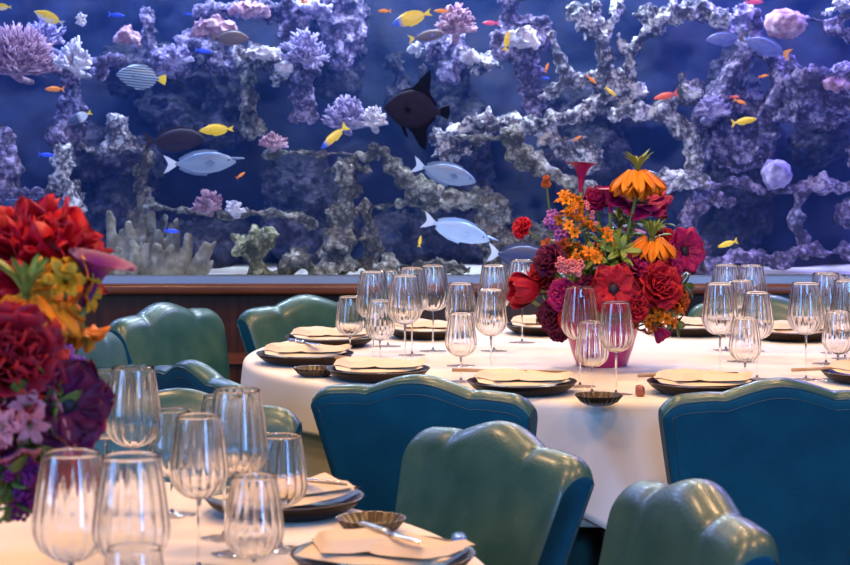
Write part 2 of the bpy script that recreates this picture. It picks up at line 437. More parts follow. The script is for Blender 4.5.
glass_list = [
 # px, Y, kind, label
 (580,4.74,'tall','tall ribbed wine glass before the pink vase, beside a slightly lower glass'),
 (616,4.60,'white','medium wine glass in front of the pink vase, showing the red anemone through it'),
 (592,4.62,'small','short ribbed glass right behind the little ribbed dish at the table corner'),
 (491,4.96,'white','wine glass in front of the red tulip at the bouquet edge'),
 (461,5.16,'white','taller glass of the overlapping pair beside the dark blue chair top'),
 (461,4.83,'small','short round glass overlapping a taller one above the dark blue chair'),
 (433,5.50,'tall','slender wine glass standing alone before the aquarium ledge'),
 (405,5.12,'tall','tall wine glass on the side of the cluster toward the lone slender glass'),
 (412,5.40,'tall','tall wine glass behind the cluster, its rim against the aquarium ledge'),
 (373,5.26,'tall','tall wine glass behind the short one at the napkin plates'),
 (380,5.20,'small','short ribbed glass in front of the cluster by the napkin plates'),
 (350,5.32,'small','small glass at the outer end of the cluster, before the green chair'),
 (388,5.62,'white','wine glass half hidden at the back of the left table cluster'),
 (494,5.50,'tall','tall glass behind the one beside the red tulip'),
 (522,5.72,'tall','tall glass in front of the dark tang, rim above the red tulip'),
 (720,4.86,'tall','tall wine glass just past the bouquet, foot by the wide blue chair'),
 (757,4.88,'white','medium wine glass behind the short glass at the wide blue chair'),
 (745,4.72,'small','short round glass above the hump of the wide blue chair'),
 (726,5.52,'tall','back glass of the row under the yellow fish'),
 (751,5.50,'tall','back glass against the green chair, second from the yellow fish'),
 (741,5.25,'white','glass in the middle of the row between bouquet and table end'),
 (806,4.87,'tall','tall wine glass at the start of the end cluster, clear of its neighbours'),
 (826,5.20,'tall','tall glass crowded behind the end cluster'),
 (845,5.32,'white','wine glass at the very back of the end cluster'),
 (848,4.95,'tall','tall glass cut by the picture edge at the end cluster'),
 (838,4.88,'small','short ribbed glass in front of the end cluster'),
 (834,5.45,'white','pale glass seen through the others of the end cluster'),
 # camera-side table
 (71,2.31,'tall','big wine glass closest to the camera, beneath the purple anemone'),
 (131,2.29,'tall','big wine glass beside the closest one, overlapping a shorter glass'),
 (134,2.12,'small','short glass cut off by the bottom edge of the picture'),
 (133,3.14,'tall','tall wine glass rising beside the purple anemone, before the pale chair'),
 (106,3.30,'white','wine glass partly behind the tall glass beside the purple anemone'),
 (172,3.16,'small','small glass before the green chair that faces the camera'),
 (199,2.77,'white','thin wine glass with its stem showing against the cream cloth'),
 (237,2.87,'tall','tallest glass of the cream table cluster, in front of the teal chair'),
 (224,2.98,'white','wine glass seen through the tallest glass of the cream table'),
 (281,2.90,'small','small glass beside the dark plate with the folded napkin'),
 (254,2.56,'small','short ribbed glass low in front of the dark napkin plate'),
]
for px, Y, k, lab in glass_list:
    lab = lab.replace(' left table', ' napkin-side')
    p = TY(px, Y); p.z = TZ+.0002; g = {'tall':'tall ribbed wine glasses','white':'medium ribbed wine glasses','small':'short ribbed water glasses'}[k]
    rz = random.Random(int(px*7+Y*100)).uniform(0, .7)
    if k not in protos:
        protos[k] = make_glass(*kinds[k], lab, group=g); protos[k].location = p; protos[k].rotation_euler = (0,0,rz)
    else: dup(protos[k], p, rz, lab, g)

# ------------------------------------------------------------------ place settings
def make_plate(label, group):
    t = thing('plate', label, 'plate', group=group)
    v, f = lathe([(.0005,.005),(.05,.005),(.080,.010),(.100,.019),(.1165,.0270),(.120,.028),(.121,.0270),(.110,.015),(.092,.004),(.068,0),(.0005,0)], 72)
    mesh('body', v, f, M['plate'], t)
    v, f = lathe([(.1190,.0270),(.1205,.0286),(.1212,.0272),(.1203,.0262)], 72, closed=True); mesh('rim', v, f, M['rim'], t)['label'] = 'thin shiny rim'
    return t
def sheet(c, ax, ay, L, Wd, z, th, curl=0, seed=0, nx=14, ny=10):
    """a folded layer of cloth"""
    vs = []
    for s in (0, 1):
        for j in range(ny):
            for i in range(nx):
                u, v = i/(nx-1)-.5, j/(ny-1)-.5
                zz = z+curl*(u*u*4*.6+v*v*.5)+.004*noise.noise((u*3+seed, v*3, seed))
                e = 1-max(abs(u)*2, abs(v)*2)**8
                zz += (th*e if s else 0)
                p = Vector(c)+Vector(ax)*u*L+Vector(ay)*v*Wd; vs.append((p.x, p.y, zz))
    n = nx*ny; f0 = grid_faces(nx, ny); fs = [tuple(reversed(f)) for f in f0]+[tuple(i+n for i in f) for f in f0]
    ring = [i for i in range(nx)]+[j*nx+nx-1 for j in range(1, ny)]+[(ny-1)*nx+i for i in range(nx-2, -1, -1)]+[j*nx for j in range(ny-2, 0, -1)]
    for k in range(len(ring)):
        a, b_ = ring[k], ring[(k+1) % len(ring)]; fs.append((a, b_, b_+n, a+n))
    return vs, fs
def make_napkin(label, group):
    t = thing('napkin', label, 'napkin', group=group)
    v, f = sheet((0,0,0), (1,0,0), (0,1,0), .200, .135, .0010, .006, .014, 1); mesh('lower_fold', v, f, M['napkin'], t)
    v, f = sheet((-.040,.004,0), (.90,.44,0), (-.44,.90,0), .100, .100, .0120, .016, .004, 2); mesh('upper_fold', v, f, M['napkin'], t)
    v, f = sheet((.050,-.006,0), (.92,-.38,0), (.38,.92,0), .110, .100, .0095, .012, .012, 3); mesh('upper_fold', v, f, M['napkin'], t)
    return t
def make_knife(label, group):
    t = thing('butter_knife', label, 'knife', group=group)
    v, f = rbox(.075,.011,.006,.0028,(-.045,0,.003)); mesh('handle', v, f, M['steel'], t)
    b_ = MB(); b_.add(*tube([(-.01,0,.003),(.015,.001,.003),(.06,.003,.003),(.085,-.001,.003)], [.004,.007,.008,.001], 8)); 
    for q in b_.v: q.z = .003+(q.z-.003)*.2
    b_.build('blade', M['steel'], t); return t
def make_dish(label, group):
    o = None
    v, f = lathe([(.0005,.003),(.020,.003),(.036,.010),(.048,.021),(.0495,.022),(.050,.0205),(.039,.007),(.026,0),(.0005,0)], 144,
                 lambda k, a: 1+(.028*cos(24*a) if 1 < k < 7 else 0))
    o = mesh('sauce_dish', v, f, M['dish']); return tag(o, label, 'dish', group)
GP, GN, GK, GD = 'dark rimmed plates', 'folded cream napkins', 'small steel knives', 'ribbed dark dishes'
pl = [  # px, py, rotation, plate label, napkin label, knife?
 (305,364,.1,'dark plate in front, with a napkin and a knife, beside the small ribbed dish','napkin with a knife laid in its fold, beside the small ribbed dish','small knife stuck in the napkin beside the ribbed dish'),
 (330,346.5,.2,'dark plate right before the green wall-side chair','long folded napkin before the green wall-side chair',None),
 (429,338,0,'dark plate behind the lone slender wine glass','napkin on the plate behind the lone slender wine glass',None),
 (547,334,0,'dark plate half hidden behind the red tulip of the bouquet','napkin on the plate behind the red tulip',None),
 (690,335,0,'dark plate between the bouquet and the back glasses','napkin between the bouquet and the back row glasses',None),
 (795,340,0,'dark plate behind the tall glass of the end cluster','napkin on the plate behind the end cluster glasses',None),
 (522,393.5,.05,'dark plate peeking out behind the hidden half of the dark blue chair','napkin under the long chopsticks between blue chair and short glass',None),
 (378,380,.1,'dark plate almost covered by the top of the dark blue chair','cream napkin just above the dark blue chair top',None),
 (702,394,.05,'dark plate beside the chopstick rest, behind the wide blue chair','napkin on the plate by the chopstick rest',None),
 (874,383,.1,'dark plate at the picture edge above the wide blue chair','napkin at the picture edge above the wide blue chair',None),
 (284,514,.9,'dark plate on the cream table next to a small glass','napkin with a raised pointed corner on the cream table','knife lying along the pointed napkin on the cream table'),
 (383,574,-.25,'dark plate at the rim of the cream table, mostly under its napkin','spread cream napkin at the rim of the cream table','steel knife lying across the spread napkin at the cream table rim'),
]
P0 = N0 = K0 = None
for px, py, rz, lp, ln, lk in pl:
    p = T(px, py); p.z = TZ+.0005
    if P0 is None: P0 = make_plate(lp, GP); P0.location = p
    else: dup(P0, p, rz, lp)
    q = p+Vector((0,0,.0215))
    if N0 is None: N0 = make_napkin(ln, GN); N0.location = q; N0.rotation_euler = (0,0,rz)
    else: dup(N0, q, rz, ln)
    if lk:
        q = p+Vector((0,0,.050))
        if K0 is None: K0 = make_knife(lk, GK); K0.location = q; K0.rotation_euler = (0,0,-1.0)
        else: dup(K0, q+Vector((.01,0,0)), -1.05 if px > 350 else -.35, lk)
D0 = None
for px, py, lab in [(315,377,'small ribbed dark dish before the napkin plate with the knife'), (599,405,'small ribbed dark dish at the cloth corner, below the short glass'), (371,533,'scalloped dark dish at the edge of the cream table, above the spread napkin')]:
    p = T(px, py); p.z = TZ+.0005
    if D0 is None: D0 = make_dish(lab, GD); D0.location = p
    else: o = D0.copy(); COL.objects.link(o); o.location = p; o['label'] = lab
def stick(a, b_, label, group, z=.0):
    a, b_ = Vector(a), Vector(b_); d = b_-a; mid = a
    pts = [Vector((0,0,0)), d*.5, d]
    v, f = tube(pts, [.0042,.0036,.0022], 8); o = mesh('chopstick', v, f, M['bamboo'], loc=a); return tag(o, label, 'chopstick', group)
GS = 'bamboo chopsticks'
for (x0,y0,x1,y1,dz,lab) in [(452,384,572,386,.032,'chopstick across the napkin plate between the blue chair and the short glass'),(638,391,738,388,.034,'chopstick running from the rest to the wide blue chair'),(335,371,404,377,.034,'chopstick in front of the short glass cluster, above the blue chair'),(792,385,872,381,.034,'chopstick at the picture edge above the wide blue chair')]:
    a = T(x0, y0); b_ = T(x1, y1); a.z = b_.z = TZ+dz; stick(a, b_, lab, GS)
a = T(292,512); a.z = TZ+.052; b_ = a+Vector((.085,-.06,.000)); stick(a, b_, 'chopstick on the pointed napkin of the cream table', GS)
v, f = rbox(.020,.028,.026,.008,(0,0,.013)); tag(mesh('chopstick_rest', v, f, M['rest'], loc=T(640,397)), 'reddish brown chopstick rest beside the ribbed dish', 'chopstick rest')
v, f = rbox(.022,.04,.016,.007,(0,0,.008)); tag(mesh('knife_rest', v, f, M['rest_blue'], loc=T(459,545.5)), 'shiny blue knife rest at the rim of the cream table', 'knife rest')

# ------------------------------------------------------------------ aquarium: rock, coral
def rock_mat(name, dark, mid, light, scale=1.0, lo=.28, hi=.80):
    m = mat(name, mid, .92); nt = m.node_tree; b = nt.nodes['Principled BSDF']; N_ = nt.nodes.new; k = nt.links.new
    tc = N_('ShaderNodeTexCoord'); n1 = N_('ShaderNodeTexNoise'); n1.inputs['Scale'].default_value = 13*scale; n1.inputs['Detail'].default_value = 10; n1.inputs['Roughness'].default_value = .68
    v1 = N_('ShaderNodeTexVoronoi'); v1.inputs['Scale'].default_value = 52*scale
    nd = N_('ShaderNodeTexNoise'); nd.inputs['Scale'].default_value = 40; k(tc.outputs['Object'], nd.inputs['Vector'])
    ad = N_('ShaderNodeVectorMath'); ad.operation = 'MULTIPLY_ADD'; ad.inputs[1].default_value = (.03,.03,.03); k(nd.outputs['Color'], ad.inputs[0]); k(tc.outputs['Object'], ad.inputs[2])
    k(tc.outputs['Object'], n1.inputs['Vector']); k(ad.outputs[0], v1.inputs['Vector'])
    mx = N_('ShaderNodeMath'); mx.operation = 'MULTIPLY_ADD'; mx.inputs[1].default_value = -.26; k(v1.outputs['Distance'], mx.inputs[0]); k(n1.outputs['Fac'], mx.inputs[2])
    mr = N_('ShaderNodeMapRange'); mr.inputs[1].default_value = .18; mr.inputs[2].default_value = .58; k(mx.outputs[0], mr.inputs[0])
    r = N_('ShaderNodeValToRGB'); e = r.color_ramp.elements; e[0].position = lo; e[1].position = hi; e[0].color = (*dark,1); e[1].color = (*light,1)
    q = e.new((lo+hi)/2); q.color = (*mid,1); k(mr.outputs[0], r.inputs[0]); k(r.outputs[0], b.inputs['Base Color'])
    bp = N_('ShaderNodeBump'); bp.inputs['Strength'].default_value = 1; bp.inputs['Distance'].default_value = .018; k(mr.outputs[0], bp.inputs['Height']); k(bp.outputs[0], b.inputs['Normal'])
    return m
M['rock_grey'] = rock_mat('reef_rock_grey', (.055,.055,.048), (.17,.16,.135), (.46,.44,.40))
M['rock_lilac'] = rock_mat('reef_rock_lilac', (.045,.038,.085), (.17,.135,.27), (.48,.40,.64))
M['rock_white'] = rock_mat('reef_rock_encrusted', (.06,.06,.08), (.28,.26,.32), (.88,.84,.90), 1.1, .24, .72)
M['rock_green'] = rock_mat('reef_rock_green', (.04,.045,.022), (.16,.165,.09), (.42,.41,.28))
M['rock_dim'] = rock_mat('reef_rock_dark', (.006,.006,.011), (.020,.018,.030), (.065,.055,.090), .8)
M['coral_pink'] = mat('coral_pink', (.20,.095,.15), .85, var=[(.36,.20,.28),(.58,.40,.50)], vscale=30, bump=.6, bscale=160)
M['coral_white'] = mat('coral_white', (.34,.31,.42), .85, var=[(.74,.70,.80)], vscale=30, bump=.6, bscale=160)
M['coral_lilac'] = mat('coral_lilac', (.12,.10,.24), .85, var=[(.26,.22,.44),(.48,.43,.66)], vscale=30, bump=.6, bscale=160)
M['coral_beige'] = mat('coral_beige', (.07,.065,.045), .85, var=[(.16,.145,.105),(.28,.26,.21)], vscale=24, bump=.6, bscale=150)

def tex(name, kind, scale, **k):
    t = bpy.data.textures.new(name, kind); t.noise_scale = scale
    for a, v in k.items(): setattr(t, a, v)
    return t
TX_BIG = tex('lumps', 'CLOUDS', .16, noise_depth=2); TX_MID = tex('knobs', 'VORONOI', .055); TX_FINE = tex('crust', 'CLOUDS', .026, noise_depth=3, noise_type='HARD_NOISE')
TX_BRAIN = tex('folds', 'CLOUDS', .02, noise_depth=0)
def bake(o):
    dg = bpy.context.evaluated_depsgraph_get(); ev = o.evaluated_get(dg)
    me = bpy.data.meshes.new_from_object(ev); old = o.data; o.modifiers.clear(); o.data = me; bpy.data.meshes.remove(old)
    lo = Vector((0,0,0)); n = len(me.vertices)
    co = [0.0]*(n*3); me.vertices.foreach_get('co', co)
    xs, ys, zs = co[0::3], co[1::3], co[2::3]; c = Vector(((min(xs)+max(xs))/2, (min(ys)+max(ys))/2, min(zs)))
    me.transform(Matrix.Translation(-c)); o.location = c
    me.polygons.foreach_set('use_smooth', [True]*len(me.polygons)); return o
def rock(label, material, Y, lines, name='reef_rock', cat='rock', vox=.0095, big=.07, mid=.045, fine=.030, sy=1.35, sz=1.0, tx_mid=None):
    """lines: polylines of (px,py,radius px[,dY]); spheres along them are fused by remeshing, then displaced"""
    b = MB(); rnd = random.Random(label); allp = [q for ln in lines for q in ln]
    if max(q[1] for q in allp) < 245 and Y < 8.25 and name == 'reef_rock':         # ledges root in the rear wall
        q = max(allp, key=lambda q: q[2]); lines = list(lines)+[[(q[0], q[1]+2, max(4, q[2]*.6)), (q[0], q[1]+4, max(4, q[2]*.6), 8.38-Y)]]
    for ln in lines:
        pts = [(W(q[0], q[1], Y+(q[3] if len(q) > 3 else 0)), q[2]*(1.16 if q[2] > 5 else 1)*Y/F_PX) for q in ln]
        if len(pts) == 1: b.add(*ball(pts[0][0], pts[0][1], 2, (1, sy, sz)))
        for (p, r), (p2, r2) in zip(pts, pts[1:]):
            L = (p2-p).length; n = max(2, int(L/(min(r, r2)*.55))+1)
            for k in range(n+1):
                t = k/n; c = p.lerp(p2, t); rr = r+(r2-r)*t; rr *= rnd.uniform(.78, 1.2)
                j = rr*.25
                b.add(*ball(c+Vector((rnd.uniform(-j,j), rnd.uniform(-j,j)*1.5, rnd.uniform(-j,j))), rr, 2, (1, sy, sz)))
    o = b.build(name, material)
    m = o.modifiers.new('r', 'REMESH'); m.mode = 'VOXEL'; m.voxel_size = vox
    for t, st in ((TX_BIG, big), (tx_mid or TX_MID, -mid if tx_mid is None else mid), (TX_FINE, fine)):
        if st:
            d = o.modifiers.new('d', 'DISPLACE'); d.texture = t; d.texture_coords = 'LOCAL'; d.strength = st; d.mid_level = .45 if st > 0 else .35
    bake(o); return tag(o, label, cat)
def branching(label, material, px, py, Y, rx, ry, n=90, thick=1.6, name='branching_coral', up=.25, sub=True, flat=False):
    """bush of tapering, forking fingers"""
    rnd = random.Random(label); b = MB(); c = W(px, py, Y); k = Y/F_PX; R = Vector((rx*k, min(rx,ry)*k*.9, ry*k))
    base = c-Vector((0,0,R.z*.55))
    for i in range(n):
        z = rnd.uniform(-.25, 1); a = rnd.uniform(0, 2*pi); s = sqrt(max(0, 1-z*z))
        d = Vector((s*cos(a), s*sin(a), z+up)).normalized(); f = rnd.uniform(.75, 1.05)
        e = base+Vector((d.x*R.x*f, d.y*R.y*f, d.z*R.z*1.5*f)); m = base.lerp(e, .55)+Vector((rnd.uniform(-1,1), rnd.uniform(-1,1), rnd.uniform(0,1)))*R.z*.12
        t = thick*k*rnd.uniform(.8, 1.3)
        b.add(*tube([base, m, base.lerp(e, .85)+Vector((0,0,.004)), e], [t*1.3, t*1.1, t*.95, t*.45], 6))
        if sub:
            for q in range(3):
                e2 = m.lerp(e, rnd.uniform(.2, .7)); d2 = (d+Vector((rnd.uniform(-1,1), rnd.uniform(-1,1), rnd.uniform(-.2,1)))*.9).normalized()
                l = R.z*rnd.uniform(.22, .40); b.add(*tube([e2, e2+d2*l*.6, e2+d2*l], [t*.9, t*.8, t*.4], 5))
    if n > 20: b.add(*tube([base+Vector((0,0,.004)), base+Vector((0,.10,-.012)), base+Vector((0,.34,-.02))], [.016,.014,.012], 8))   # holdfast
    o = b.build(name, material); me = o.data; me.transform(Matrix.Translation(-base)); o.location = base
    return tag(o, label, 'coral')
def cauliflower(label, material, px, py, Y, rx, ry, n=70, lump=5, name='cauliflower_coral', vox=.008):
    rnd = random.Random(label); b = MB(); c = W(px, py, Y); k = Y/F_PX
    b.add(*ball(c, 1, 2, (rx*k*.72, rx*k*.7, ry*k*.72))); b.add(*tube([c, c+Vector((0,.36,-.01))], .014, 8))
    for i in range(n):
        z = rnd.uniform(-.55, 1); a = rnd.uniform(0, 2*pi); s = sqrt(max(0, 1-z*z)); r = lump*k*rnd.uniform(.6, 1.15)
        b.add(*ball(c+Vector((s*cos(a)*rx*k*.88, s*sin(a)*rx*k*.8, z*ry*k*.88)), r, 1))
    o = b.build(name, material); m = o.modifiers.new('r', 'REMESH'); m.mode = 'VOXEL'; m.voxel_size = vox
    d = o.modifiers.new('d', 'DISPLACE'); d.texture = TX_FINE; d.texture_coords = 'LOCAL'; d.strength = .022; d.mid_level = .45
    d = o.modifiers.new('d', 'DISPLACE'); d.texture = TX_MID; d.texture_coords = 'LOCAL'; d.strength = -.02; d.mid_level = .3
    bake(o); return tag(o, label, 'coral')
G, L, Wt, GR, DM = M['rock_grey'], M['rock_lilac'], M['rock_white'], M['rock_green'], M['rock_dim']
# far dim reef wall
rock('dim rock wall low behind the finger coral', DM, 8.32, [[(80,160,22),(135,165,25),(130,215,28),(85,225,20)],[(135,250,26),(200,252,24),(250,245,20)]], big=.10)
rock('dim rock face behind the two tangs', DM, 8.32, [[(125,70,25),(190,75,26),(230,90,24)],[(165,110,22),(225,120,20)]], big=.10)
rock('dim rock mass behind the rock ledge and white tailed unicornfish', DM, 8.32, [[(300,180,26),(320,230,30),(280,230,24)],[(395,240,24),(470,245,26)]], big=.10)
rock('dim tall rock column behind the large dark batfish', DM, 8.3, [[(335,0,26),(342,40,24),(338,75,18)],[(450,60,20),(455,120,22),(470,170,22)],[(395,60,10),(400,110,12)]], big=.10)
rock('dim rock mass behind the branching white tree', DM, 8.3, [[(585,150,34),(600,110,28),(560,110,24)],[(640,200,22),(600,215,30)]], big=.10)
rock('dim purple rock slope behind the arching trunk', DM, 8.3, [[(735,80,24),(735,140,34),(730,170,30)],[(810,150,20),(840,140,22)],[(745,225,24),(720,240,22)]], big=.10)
# left third
rock('lilac rock ledge under the white branching coral', L, 7.75, [[(22,66,5),(60,62,7),(100,63,8),(122,60,6)],[(100,70,9),(112,62,9)]])
rock('slim rock pillar under the white branching coral', L, 8.0, [[(70,72,10),(70,100,10),(67,122,10)]])
rock('angular rock with a flat top beside the striped little butterfly fish', L, 7.7, [[(50,137,5),(64,130,9),(80,128,9)],[(60,138,9),(74,150,8)]])
rock('thin rock shelf running above the dark hollow', Wt, 7.7, [[(78,146,4),(105,148,5),(130,146,6),(142,150,5)],[(118,120,8),(122,135,8)],[(128,136,7),(136,142,6)]])
rock('knobbly rock column under the rock with the flat top', Wt, 7.65, [[(66,162,13),(64,185,14),(70,205,12),(66,225,11),(72,250,12)]], mid=.055)
rock('lilac rock bulge at the picture edge', L, 7.6, [[(-8,130,14),(0,150,18),(4,172,16),(-2,186,14)]])
rock('thin rock shelf at the picture edge under the lilac bulge', L, 7.6, [[(-10,191,4),(20,192,4),(45,195,5),(62,200,6)]])
rock('pale crusted rock behind the red ruffled flower', Wt, 7.5, [[(18,232,9),(32,226,10),(48,224,10)],[(0,242,8)]])
rock('rock lump topped by the pale finger coral', L, 7.9, [[(160,66,11),(172,60,13),(188,66,10)],[(152,52,7),(148,30,6),(144,8,7)]])
rock('rock shelf carrying the pink cauliflower coral', L, 7.85, [[(192,44,9),(215,52,10),(240,56,8),(262,60,9)],[(205,9,7),(235,12,7),(262,8,8),(284,14,9)],[(215,62,8),(230,68,8)]])
rock('crusted rock clump with white lumps, above the short column', Wt, 7.75, [[(240,54,7),(255,52,8),(272,56,8),(284,60,8)],[(268,66,7),(282,76,7)]], mid=.055)
rock('short stone column with a rounded foot', G, 7.8, [[(248,80,8),(246,96,7),(248,112,8)],[(252,122,11),(258,130,9)]])
rock('tall slim rock column between the shelf and the grey unicornfish', G, 7.75, [[(146,148,8),(142,168,8),(140,190,7),(136,210,8)],[(144,198,9),(150,190,6)]])
rock('thin grey rock shelf holding the small pink corals', G, 7.6, [[(143,208,4),(175,209,4),(215,214,4),(255,212,3.6),(285,215,4),(312,222,5)]], mid=.03, fine=.014, big=.035)
rock('chunky green rock standing alone on the sand', GR, 7.35, [[(242,246,8),(258,242,10),(272,246,8)],[(255,258,10),(256,268,10)],[(238,240,6)]], vox=.010, mid=.05)
rock('flat rocks lying on the sand beside the chunky green rock', G, 7.4, [[(275,271,5),(310,270,6),(352,269,5)],[(286,258,8),(302,254,8),(296,262,8)]])
# middle
rock('rock column under the lilac bushy coral', L, 7.8, [[(306,62,12),(302,85,11),(305,105,10)],[(290,120,6),(306,116,7),(318,118,6)],[(286,30,10),(300,20,10),(286,8,10)]])
rock('hazy rock column hanging from the top of the aquarium', L, 8.1, [[(335,-6,20),(345,15,19),(342,40,13),(345,62,10)],[(318,5,10),(308,15,8)]])
rock('long thin rock shelf under the diagonal yellow fish', G, 7.55, [[(270,152,4),(300,153,4),(330,154,4),(360,156,4),(378,156,4)]], mid=.03, fine=.014, big=.035)
rock('rugged rock column with two short arms', G, 7.5, [[(347,166,9),(346,190,10),(342,215,11),(338,240,13),(335,260,14)],[(342,170,5),(326,172,4)],[(350,170,5),(366,170,4)],[(325,258,10),(352,264,11)]], mid=.055)
rock('second knobbly column beside the rugged column', G, 7.55, [[(366,206,7),(368,225,9),(372,245,9),(370,262,10)],[(376,236,8)]], mid=.055)
rock('slanting pale trunk under the yellow fish and the batfish', G, 7.5, [[(372,144,5),(386,158,6),(402,176,8),(414,188,10),(428,192,9)]], fine=.014, big=.035)
rock('long rock shelf over the pale blue unicornfish', G, 7.55, [[(358,207,5),(395,206,5),(430,204,6),(470,203,6),(492,203,6)],[(425,196,5),(450,196,6),(478,194,6)]], mid=.045, fine=.014, big=.035)
rock('stacked grey boulders between the pale blue unicornfish and the bouquet', G, 7.6, [[(486,200,10),(496,212,11),(508,218,11)],[(494,235,12),(505,250,14),(498,264,12)],[(520,236,10),(545,236,12),(565,242,12)],[(485,224,9)]])
rock('flat sandy boulders along the aquarium floor', G, 7.4, [[(375,271,6),(392,266,7)],[(415,266,7),(440,264,8),(470,268,6)],[(500,272,7)]])
rock('rock neck holding the pale bushy coral up', L, 7.95, [[(450,40,12),(455,60,13),(450,78,10)],[(430,46,7)]])
rock('crusted lumps beside the bushy coral', Wt, 7.85, [[(468,52,8),(480,60,9),(496,64,8)],[(474,70,7)]], mid=.06)
rock('thick stone trunk rising through the white crusted crown', L, 7.75, [[(510,-4,9),(507,14,9),(514,30,9),(524,50,9),(530,70,9),(533,95,9),(534,122,9)],[(495,38,8),(502,44,10),(522,44,11),(538,38,8)],[(520,22,8),(540,26,9),(545,44,8)]], mid=.05)
rock('pale forked branch growing beside the stone trunk', Wt, 7.65, [[(552,34,5),(555,50,5),(562,66,6),(566,80,6)],[(540,97,5),(555,90,6),(572,80,6),(590,78,5)]], mid=.03, fine=.014, big=.035)
rock('messy tangle of crusted coral rubble below the trunk', Wt, 7.6, [[(436,140,9),(455,130,9),(480,124,9),(505,122,10),(530,126,10),(555,120,10),(575,112,9)],[(440,152,7),(470,150,6)],[(548,140,10),(570,150,11),(590,160,10)],[(505,112,6)]], mid=.065)
rock('grey log lying in front of the coral rubble', G, 7.4, [[(456,136,3.2),(478,137,3.4),(503,139,3)]], mid=.02, big=.03)
rock('thick slanting log pointing at the orange bouquet', G, 7.4, [[(512,136,8),(514,148,7)],[(512,152,8),(525,160,9),(540,168,8),(556,178,9)],[(570,186,8),(590,190,8)]], fine=.014, big=.035)
# right
rock('white crusted tree with blunt raised arms', Wt, 7.6, [[(572,10,6),(585,22,6),(600,36,6),(605,50,6),(603,66,5)],[(596,6,5),(600,22,5)],[(617,6,7),(614,22,6),(607,38,6)],[(602,60,5),(600,78,6)]], mid=.045)
rock('white crusted arch reaching toward the top of the tank', Wt, 7.6, [[(632,84,5),(633,66,6),(632,48,7),(645,34,7),(660,22,8),(676,12,8),(696,8,8),(714,14,8),(728,24,7)],[(640,16,6),(652,8,6)],[(624,50,5),(618,34,4)]], mid=.045)
rock('pale broad boulder under the white crusted tree', Wt, 7.65, [[(568,84,5),(590,80,7),(606,78,9)],[(612,86,12),(625,94,13),(640,98,10)],[(600,100,10),(585,112,8)]], mid=.05)
rock('bent grey arch ending at the lower rock shelf', Wt, 7.55, [[(618,116,7),(640,110,9),(662,108,9)],[(662,110,9),(678,122,9),(690,140,9),(695,160,9),(694,178,9)],[(683,80,6),(684,96,8),(696,92,8)]], mid=.04, fine=.014, big=.035)
rock('white crusted shelf beside the orange crown flower', Wt, 7.45, [[(646,186,8),(668,180,9),(690,180,9),(706,184,8)]], mid=.05, fine=.014, big=.035)
rock('knobbly column under the white crusted shelf', L, 7.5, [[(698,192,9),(694,212,10),(690,232,11),(694,255,12)],[(712,196,7),(724,206,8)],[(702,272,9)]], mid=.05)
rock('smooth purple trunk curving up behind the pair of blue fish', L, 7.8, [[(708,118,14),(722,95,13),(735,70,11),(742,45,9),(748,20,8)],[(728,30,7),(718,18,7),(705,10,8)]], mid=.02, fine=.014, big=.035)
rock('s shaped purple trunk beside the brain coral', L, 7.75, [[(758,12,6),(754,28,5),(758,44,6),(772,56,8),(783,72,8),(780,92,9),(774,108,9)],[(790,60,8),(792,74,8)]], mid=.03, fine=.014, big=.035)
rock('purple sloping boulder above the domed coral', L, 7.8, [[(718,94,11),(740,100,12),(758,116,12),(768,138,11)],[(730,130,16),(738,155,18),(760,150,12)],[(700,165,8),(712,150,9)]], mid=.05)
rock('huge rounded purple boulder at the end of the tank', L, 7.7, [[(812,88,22),(835,92,24),(856,84,20)],[(785,112,9),(800,114,8),(830,116,8),(858,114,8)]], mid=.045)
rock('thin purple shelf high above the rounded boulder', L, 7.6, [[(806,17,3),(820,21,4),(834,20,4),(858,13,4)],[(828,32,7),(850,36,8)]], mid=.02, big=.03, fine=.014)
rock('long flat shelf under the domed coral', L, 7.55, [[(706,186,6),(735,184,6),(762,187,5),(790,188,5),(820,185,7),(856,184,6)],[(812,182,7)]], mid=.045, fine=.014, big=.035)
rock('slender bent post under the long flat shelf', L, 7.7, [[(802,192,6),(797,210,5),(796,226,6),(802,240,6),(806,256,6)]], mid=.03, fine=.014, big=.035)
rock('lilac rock ridge resting on the pale sand', L, 7.4, [[(708,264,6),(730,258,6),(752,258,6),(772,261,6),(790,255,7),(815,251,7),(856,254,7)],[(785,266,6)]], mid=.04, fine=.014, big=.035)
rock('purple rock lumps at the tank end above the flat shelf', L, 7.6, [[(850,150,7),(856,165,8)],[(848,210,12)]])
# corals
branching('large pink bushy coral at the upper picture edge', M['coral_pink'], 14, 56, 7.7, 46, 34, 300, 1.0)
branching('purple bushy coral behind the pink one', M['coral_lilac'], 44, 34, 7.95, 22, 20, 70, 1.3)
branching('bright white branching coral on the lilac ledge', M['coral_white'], 74, 58, 7.55, 19, 20, 42, 1.9)
branching('small white coral sprig high in the tank by the yellow foxface', M['coral_white'], 82, 20, 7.55, 7, 8, 9, 1.6, sub=False)
cauliflower('pinkish round coral above the emperor angelfish', M['coral_pink'], 127, 38, 7.7, 15, 13, 50, 4)
cauliflower('wide pink cauliflower coral above the brown fish', M['coral_pink'], 214, 29, 7.6, 25, 13, 80, 4.5)
cauliflower('pink cauliflower coral at the top edge, between two shelves', M['coral_pink'], 250, 10, 7.7, 22, 11, 60, 4.5)
branching('pale finger coral behind the tail of the emperor angelfish', M['coral_lilac'], 176, 56, 7.7, 17, 14, 60, 1.6)
cauliflower('white lumpy coral over the short stone column', M['coral_white'], 262, 54, 7.6, 20, 9, 46, 4)
cauliflower('white lumpy coral at the foot of the lilac bush', M['coral_white'], 284, 70, 7.6, 10, 10, 30, 4)
